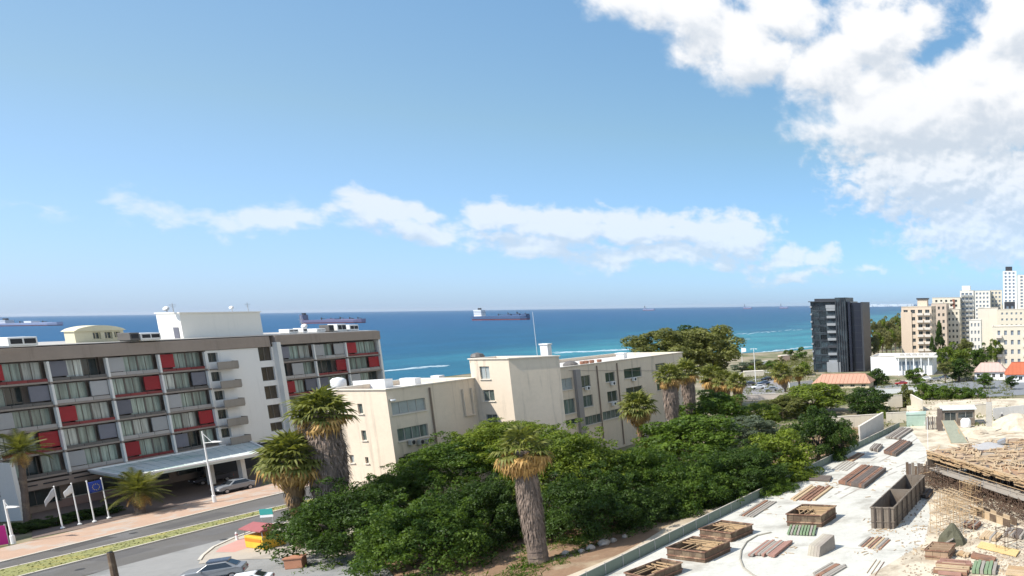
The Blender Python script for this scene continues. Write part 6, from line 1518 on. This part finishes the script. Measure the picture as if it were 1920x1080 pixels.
t, W_, H_, fh_ = simple_house(1692, 1748, 345, 575, 0, 24, 'apartment_block', 'peach apartment block with white balconies, nearest right of the sea', 'apartment building', m_peach, 8, 4, wsz=(.6, .5), balc=(m_bb, (2, 3)), margin=(.02, .04))
mb = MB(); mb.box(-.3, 4.6, -.4, 1.5, 0, H_ - 2.4); mb.build('blank_tower', m_peach, t); mb = MB(); mb.box(7, 11.5, 4, 10, H_ - .6, H_ + 3.2); mb.build('roof_house', m_peach, t); mb = MB(); mb.box(6.6, 11.9, 3.6, 10.4, H_ + 3.2, H_ + 3.9); mb.build('roof_tank', m_blkf, t)
t, W_, H_, fh_ = simple_house(1748, 1776, 385, 569, 0, 20, 'apartment_block', 'lower pinkish block tucked behind the peach apartment block', 'apartment building', M('pink_render', (.58, .47, .37), .88, .08, .3), 8, 3, wsz=(.5, .45))
t, W_, H_, fh_ = simple_house(1750, 1802, 450, 558, 0, 22, 'apartment_block', 'tall ivory apartment block with a red brown vertical stripe', 'apartment building', m_ivory, 11, 5, wsz=(.45, .5), balc=(m_bb, (1, 3)))
mb = MB(); mb.box(W_ * .72, W_ * .80, -.5, -.02, 0, H_ - 1); mb.build('stripe', m_stripe, t)
t, W_, H_, fh_ = simple_house(1802, 1827, 455, 545, 0, 24, 'apartment_block', 'slim ivory block with stacked grey balconies right of the striped one', 'apartment building', m_offw, 12, 3, glass=m_blueg, wsz=(.7, .5), balc=(M('grey_balcony', (.36, .36, .34), .8, .08, .6), (0, 1, 2)))
mb = MB(); mb.box(1, 6, 4, 10, H_ - .6, H_ + 3); mb.build('roof_house', m_offw, t)
t, W_, H_, fh_ = simple_house(1828, 1858, 560, 545, 0, 24, 'apartment_block', 'white apartment block with grouped windows on the skyline', 'apartment building', m_offw, 12, 4, glass=m_blueg, wsz=(.5, .5))
t, W_, H_, fh_ = simple_house(1858, 1880, 575, 544, 0, 22, 'apartment_block', 'pale yellow block left of the tall white tower', 'apartment building', m_ivory, 12, 3, glass=m_blueg, wsz=(.5, .5))
t, W_, H_, fh_ = simple_house(1834, 1872, 442, 578, 0, 30, 'blank_walled_block', 'block with a big windowless beige wall below the skyline flats', 'building', m_beige, 0, 0)
t, W_, H_, fh_ = simple_house(1870, 1960, 430, 580, 0, 20, 'beige_block', 'long low beige block above the right edge apartment house', 'building', m_ivory, 7, 9, wsz=(.4, .35), glass=m_blueg)
t, W_, H_, fh_ = simple_house(1861, 1960, 290, 612, 0, 16, 'apartment_house', 'cream apartment house with small balconies at the right edge', 'apartment building', m_ivory, 5, 7, glass=m_blueg, wsz=(.42, .5), balc=(m_bb, (0, 4)))
t, W_, H_, fh_ = simple_house(1882, 1907, 700, 508, 0, 20, 'high_rise_tower', 'tall white tower with blue grey window strips at the right edge', 'tower', M('white_tower_render', (.74, .74, .74), .8, .03, .1), 18, 3, glass=m_blueg, wsz=(.55, .62), z0=-4)
mb = MB(); mb.box(W_ * .2, W_ * .7, 2, 12, H_, H_ + 4); mb.build('roof_house', m_blkf, t)
t, W_, H_, fh_ = simple_house(1909, 1960, 690, 515, 0, 20, 'high_rise_tower', 'second white tower cut by the right edge of the photo', 'tower', m_offw, 18, 5, glass=m_blueg, wsz=(.5, .55), z0=-4)
t, W_, H_, fh_ = simple_house(1776, 1800, 395, 580, 0, 18, 'apartment_block', 'low cream block between the pinkish block and the striped one', 'apartment building', m_ivory, 8, 3, wsz=(.5, .45))
t, W_, H_, fh_ = simple_house(1818, 1840, 385, 600, 0, 16, 'apartment_house', 'small pale house block below the slim balcony tower', 'apartment building', m_offw, 5, 3, wsz=(.45, .45), glass=m_blueg)
t, W_, H_, fh_ = simple_house(1808, 1832, 620, 551, 0, 20, 'apartment_block', 'far white block peeping over the striped apartment block', 'apartment building', m_offw, 12, 4, wsz=(.45, .5), glass=m_blueg)
t, W_, H_, fh_ = simple_house(1884, 1904, 560, 566, 0, 10, 'dark_roof_block', 'small block with a dark top below the tall white tower', 'building', m_blkf, 3, 2, glass=m_blueg, wsz=(.5, .5))
# white low building
t, W_, H_, fh_ = simple_house(1631, 1748, 295, 668, 0, 18, 'white_low_building', 'long bright white low building with a blank left wall and pillars', 'building', m_white, 0, 0, z0=-3.2)
pl_ = Plane((0, 0), (W_, 0)); 
for i in range(6): u = W_ * (.44 + .07 * i); mb = MB(); mb.box(u, u + W_ * .04, -.25, -.01, 2.3, 5.6); mb.build('window', m_blueg, t)
mb = MB(); mb.box(W_ * .40, W_ + 2, -2.2, -.02, H_ - .5, H_ + .12); mb.build('roof_overhang', m_offw, t)
for i in range(5): u = W_ * (.45 + .12 * i); mb = MB(); mb.box(u, u + .4, -2.0, -1.6, 0, H_ - .5); mb.build('pillar', m_white, t)
for i in range(5): p_ = (W_ * (.45 + .1 * i)); mb = MB(); mb.box(p_, p_ + 1.6, 4, 6, H_ - .6, H_ + .7); mb.build('roof_unit', m_frame, t)
# pitched houses
def pitched(pxl, pxr, D, yeave, yridge, z0, depth, name, lab, mat, roofmat, hip=.25, nw=3):
    xl, xr = XB(pxl, D), XB(pxr, D); ze = ZB_(yeave, D, pxl) - z0; zr = ZB_(yridge, D + depth / 2, (pxl + pxr) / 2) - z0; W_ = xr - xl; t = thing(name, lab, 'house', (xl, D, z0))
    ws = [(W_ * (i + .3) / nw, W_ * (i + .7) / nw, max(.6, ze * .3), ze * .75) for i in range(nw)]; pl_ = Plane((0, 0), (W_, 0)); mb = MB(); wall(mb, pl_, 0, W_, 0, ze, ws, .2); mb.quad((W_, 0, 0), (W_, depth, 0), (W_, depth, ze), (W_, 0, ze)); mb.quad((0, depth, 0), (0, 0, 0), (0, 0, ze), (0, depth, ze)); mb.quad((W_, depth, 0), (0, depth, 0), (0, depth, ze), (W_, depth, ze)); mb.build('wall', mat, t)
    for w_ in ws: window(t, pl_, w_, m_drk, m_frame, .15, 1)
    e = .6; a1, a2, a3, a4 = (-e, -e, ze), (W_ + e, -e, ze), (W_ + e, depth + e, ze), (-e, depth + e, ze); r1, r2 = (W_ * hip, depth / 2, zr), (W_ * (1 - hip), depth / 2, zr)
    mb = MB(); mb.add([a1, a2, a3, a4, r1, r2, *[(x, y, z - .2) for x, y, z in (a1, a2, a3, a4)]], [(0, 1, 5, 4), (1, 2, 5), (2, 3, 4, 5), (3, 0, 4), (0, 6, 7, 1), (1, 7, 8, 2), (2, 8, 9, 3), (3, 9, 6, 0), (9, 8, 7, 6)]); rf = mb.build('roof', roofmat, t)
    mb = MB(); mb.bar((r1[0], r1[1], zr + .05), (r2[0], r2[1], zr + .05), .3, .15); mb.build('ridge', roofmat, rf)
    n = int(W_ / 1.2)
    for i in range(1, n):                                                  # standing tile courses on the front slope
        x = -e + (W_ + 2 * e) * i / n; f = min(1, min((x + e) / (W_ * hip + e), (W_ + e - x) / (W_ * hip + e))); y1 = -e + (depth / 2 + e) * f; z1 = ze + (zr - ze) * f
        mb = MB(); mb.bar((x, -e, ze + .05), (x, y1, z1 + .05), .16, .1); mb.build('tile_course', roofmat, rf)
    return t
pitched(1522, 1626, 249, 719, 701, -2.9, 9, 'salmon_roofed_house', 'long low house with a salmon tiled roof below the black tower', M('pale_yellow_wall', (.62, .52, .36), .9, .06, .4), M('salmon_tiles', (.46, .26, .18), .9, .12, .6), .10, 5)
pitched(1826, 1884, 272, 697, 680, -3.0, 10, 'pink_roofed_house', 'white house with a pale pink roof beside the street', m_white, M('pale_pink_tiles', (.50, .36, .31), .9, .08, .6), .2, 4)
pitched(1886, 1940, 262, 702, 679, -3.0, 10, 'red_roofed_house', 'house with a bright orange red roof at the right edge', m_white, M('orange_red_tiles', (.42, .12, .06), .85, .12, .6), .2, 3)
# street pole
p = P(1863, 770, 0)
# small worker at the back of the site: one skinned figure
def person(x, y, z, rz, lab, mats):
    J = [(0, 0, .95), (0, 0, 1.25), (0, 0, 1.45), (0, .02, 1.52), (0, .03, 1.68), (.10, 0, .92), (.12, .05, .50), (.13, -.02, .06), (.14, .12, .03), (-.10, 0, .92), (-.13, -.12, .50), (-.14, -.22, .08), (-.14, -.08, .03),
         (.19, 0, 1.42), (.26, .05, 1.14), (.24, .22, .94), (-.19, 0, 1.42), (-.27, -.06, 1.15), (-.26, .08, .92), (.24, .28, .88), (-.26, .14, .86)]
    E = [(0, 1), (1, 2), (2, 3), (3, 4), (0, 5), (5, 6), (6, 7), (7, 8), (0, 9), (9, 10), (10, 11), (11, 12), (2, 13), (13, 14), (14, 15), (15, 19), (2, 16), (16, 17), (17, 18), (18, 20)]
    Rr = [.15, .16, .15, .06, .11, .09, .065, .045, .04, .09, .065, .045, .04, .065, .045, .035, .065, .045, .035, .035, .035]
    me = bpy.data.meshes.new('body'); me.from_pydata(J, E, []); o = bpy.data.objects.new('body', me); COL.objects.link(o); t = thing('person', lab, 'person', (x, y, z), rz); o.parent = t
    sk = o.modifiers.new('skin', 'SKIN'); o.modifiers.new('sub', 'SUBSURF').levels = 1
    for i, v in enumerate(me.skin_vertices[0].data if me.skin_vertices else []): v.radius = (Rr[i], Rr[i] * .85)
    me.materials.append(mats[0]); mb = MB(); mb.lathe([(.13, 1.70), (.14, 1.74), (.10, 1.83), (.02, 1.86)], 12, (0, .03)); mb.build('hard_hat', mats[1], t, smooth=True)
    return t
p = P(1879, 790, .16)
person(p.x, p.y, .16, R(160), 'worker in dark clothes and a hard hat walking by the white board hoarding', [M('dark_workwear', (.05, .045, .05), .9, .2, 3), m_white])
p = P(1879, 790, .16)

# ---------------------------------------------------------------- ships and the far coast
def ship(pxl, pxr, ywl, hull_h, lab, hullm, superm, sup, cranes, name='cargo_ship', deckm=None, bands=None):
    c = P((pxl + pxr) / 2, ywl, SEA); k = F / c.y; L_ = (pxr - pxl) / k; t = thing(name, lab, 'ship', (c.x, c.y, SEA)); Wd = L_ * .14; h = hull_h / k
    pts = [(-L_ * .5, -Wd * .35), (-L_ * .46, -Wd * .5), (L_ * .36, -Wd * .5), (L_ * .46, -Wd * .25), (L_ * .5, 0), (L_ * .46, Wd * .25), (L_ * .36, Wd * .5), (-L_ * .46, Wd * .5), (-L_ * .5, Wd * .35)]
    tops = [h * 1.15, h * 1.05, h, h * 1.25, h * 1.35, h * 1.25, h, h * 1.05, h * 1.15]; mb = MB(); mb.prism([(x * .985, y * .92) for x, y in pts], -2, h * .3); mb.build('lower_hull', M(name + '_boot', (.22, .06, .06), .7, .1, .05) if 'antifoul_red' not in bpy.data.materials else m_dark, t)
    mb = MB(); mb.prism(pts, h * .3, tops); mb.build('hull', hullm, t)
    for (f0, f1, hh, wf) in sup: mb = MB(); mb.box(-L_ * .5 + L_ * f0, -L_ * .5 + L_ * f1, -Wd * wf / 2, Wd * wf / 2, h * .98, h + hh / k); mb.build('superstructure', superm, t)
    if sup:
        f0, f1, hh, wf = sup[0]; x = -L_ * .5 + L_ * (f0 + f1) / 2; mb = MB(); mb.box(x - L_ * .012, x + L_ * .03, -Wd * .12, Wd * .12, h + hh / k, h + (hh + 3.5) / k); mb.build('funnel', m_blkf, t)
        for s_ in range(3): zz = h + (hh / k) * (.35 + .22 * s_); mb = MB(); mb.box(-L_ * .5 + L_ * f0, -L_ * .5 + L_ * f1 + .3, -Wd * wf / 2 - .3, Wd * wf / 2 + .2, zz, zz + hh / k * .07); mb.build('window_band', m_blueg, t)
    for (f, hh, wd) in cranes: x = -L_ * .5 + L_ * f; mb = MB(); mb.tube((x, 0, h), (x, 0, h + hh / k), L_ * .009 * wd, L_ * .006 * wd, 6); mb.bar((x, 0, h + hh / k * .7), (x + L_ * .06, 0, h + hh / k * .45), L_ * .008, L_ * .008); mb.build('crane', m_blkf, t)
    for (f0, f1, hh) in (bands or []): mb = MB(); mb.box(-L_ * .5 + L_ * f0, -L_ * .5 + L_ * f1, -Wd * .35, Wd * .35, h * .98, h + hh / k); mb.build('deck_cargo', deckm or hullm, t)
    return t
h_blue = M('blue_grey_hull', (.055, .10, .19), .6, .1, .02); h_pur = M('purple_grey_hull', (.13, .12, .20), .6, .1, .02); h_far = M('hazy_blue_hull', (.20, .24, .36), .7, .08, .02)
ship(888, 994, 600, 7, 'large cargo ship with white superstructure at the stern, nearest the centre of the horizon', h_blue, m_white, [(.06, .19, 12, .8)], [(.45, 5, 1), (.62, 7, 1), (.78, 8, 1.4), (.92, 6, 1)], bands=[(.55, .68, 3), (.72, .84, 4), (.87, .96, 4)], deckm=h_blue)
ship(569, 686, 606, 6, 'purple grey tanker behind the hotel wing with low deck and small cranes', h_pur, h_pur, [(.0, .05, 10, .7)], [(.3, 5, 1), (.45, 4, 1), (.6, 6, 1), (.75, 5, 1), (.88, 5, 1)], bands=[(.42, .55, 2.5), (.66, .78, 2)], deckm=h_pur)
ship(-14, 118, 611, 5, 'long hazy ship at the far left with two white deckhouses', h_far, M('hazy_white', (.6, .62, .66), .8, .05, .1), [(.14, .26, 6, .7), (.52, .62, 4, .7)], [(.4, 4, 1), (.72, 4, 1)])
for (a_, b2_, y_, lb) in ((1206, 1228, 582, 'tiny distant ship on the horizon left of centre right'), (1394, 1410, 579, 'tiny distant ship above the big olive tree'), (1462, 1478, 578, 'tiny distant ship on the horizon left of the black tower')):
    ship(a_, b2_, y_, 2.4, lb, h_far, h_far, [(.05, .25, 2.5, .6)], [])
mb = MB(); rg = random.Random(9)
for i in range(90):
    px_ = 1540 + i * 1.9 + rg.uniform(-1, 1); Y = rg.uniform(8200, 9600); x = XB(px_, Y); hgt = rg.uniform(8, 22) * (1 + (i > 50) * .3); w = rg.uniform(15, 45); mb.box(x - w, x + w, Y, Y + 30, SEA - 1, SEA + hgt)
tag(mb.build('distant_town', M('hazy_town', (.52, .58, .62), .95, .08, .002)), 'low pale hazy town along the far coast beyond the black tower', 'distant buildings', None, 'stuff')  # distance haze is put into the pale colour of these buildings

# ---------------------------------------------------------------- sea haze
hz = bpy.data.materials.new('sea_haze'); hz.use_nodes = True; ht = hz.node_tree
for n_ in list(ht.nodes): ht.nodes.remove(n_)
ho = ht.nodes.new('ShaderNodeOutputMaterial'); hv = ht.nodes.new('ShaderNodeVolumePrincipled'); hv.inputs['Color'].default_value = (.86, .92, 1.0, 1); hv.inputs['Density'].default_value = 0.000018
hv.inputs['Anisotropy'].default_value = 0.2
ht.links.new(hv.outputs[0], ho.inputs['Volume'])
mb = MB(); mb.box(-34500, 12500, -2500, 26500, -7, 78); ho_ = mb.build('haze', hz); tag(ho_, 'thin pale haze over the sea and town', 'haze', None, 'stuff')
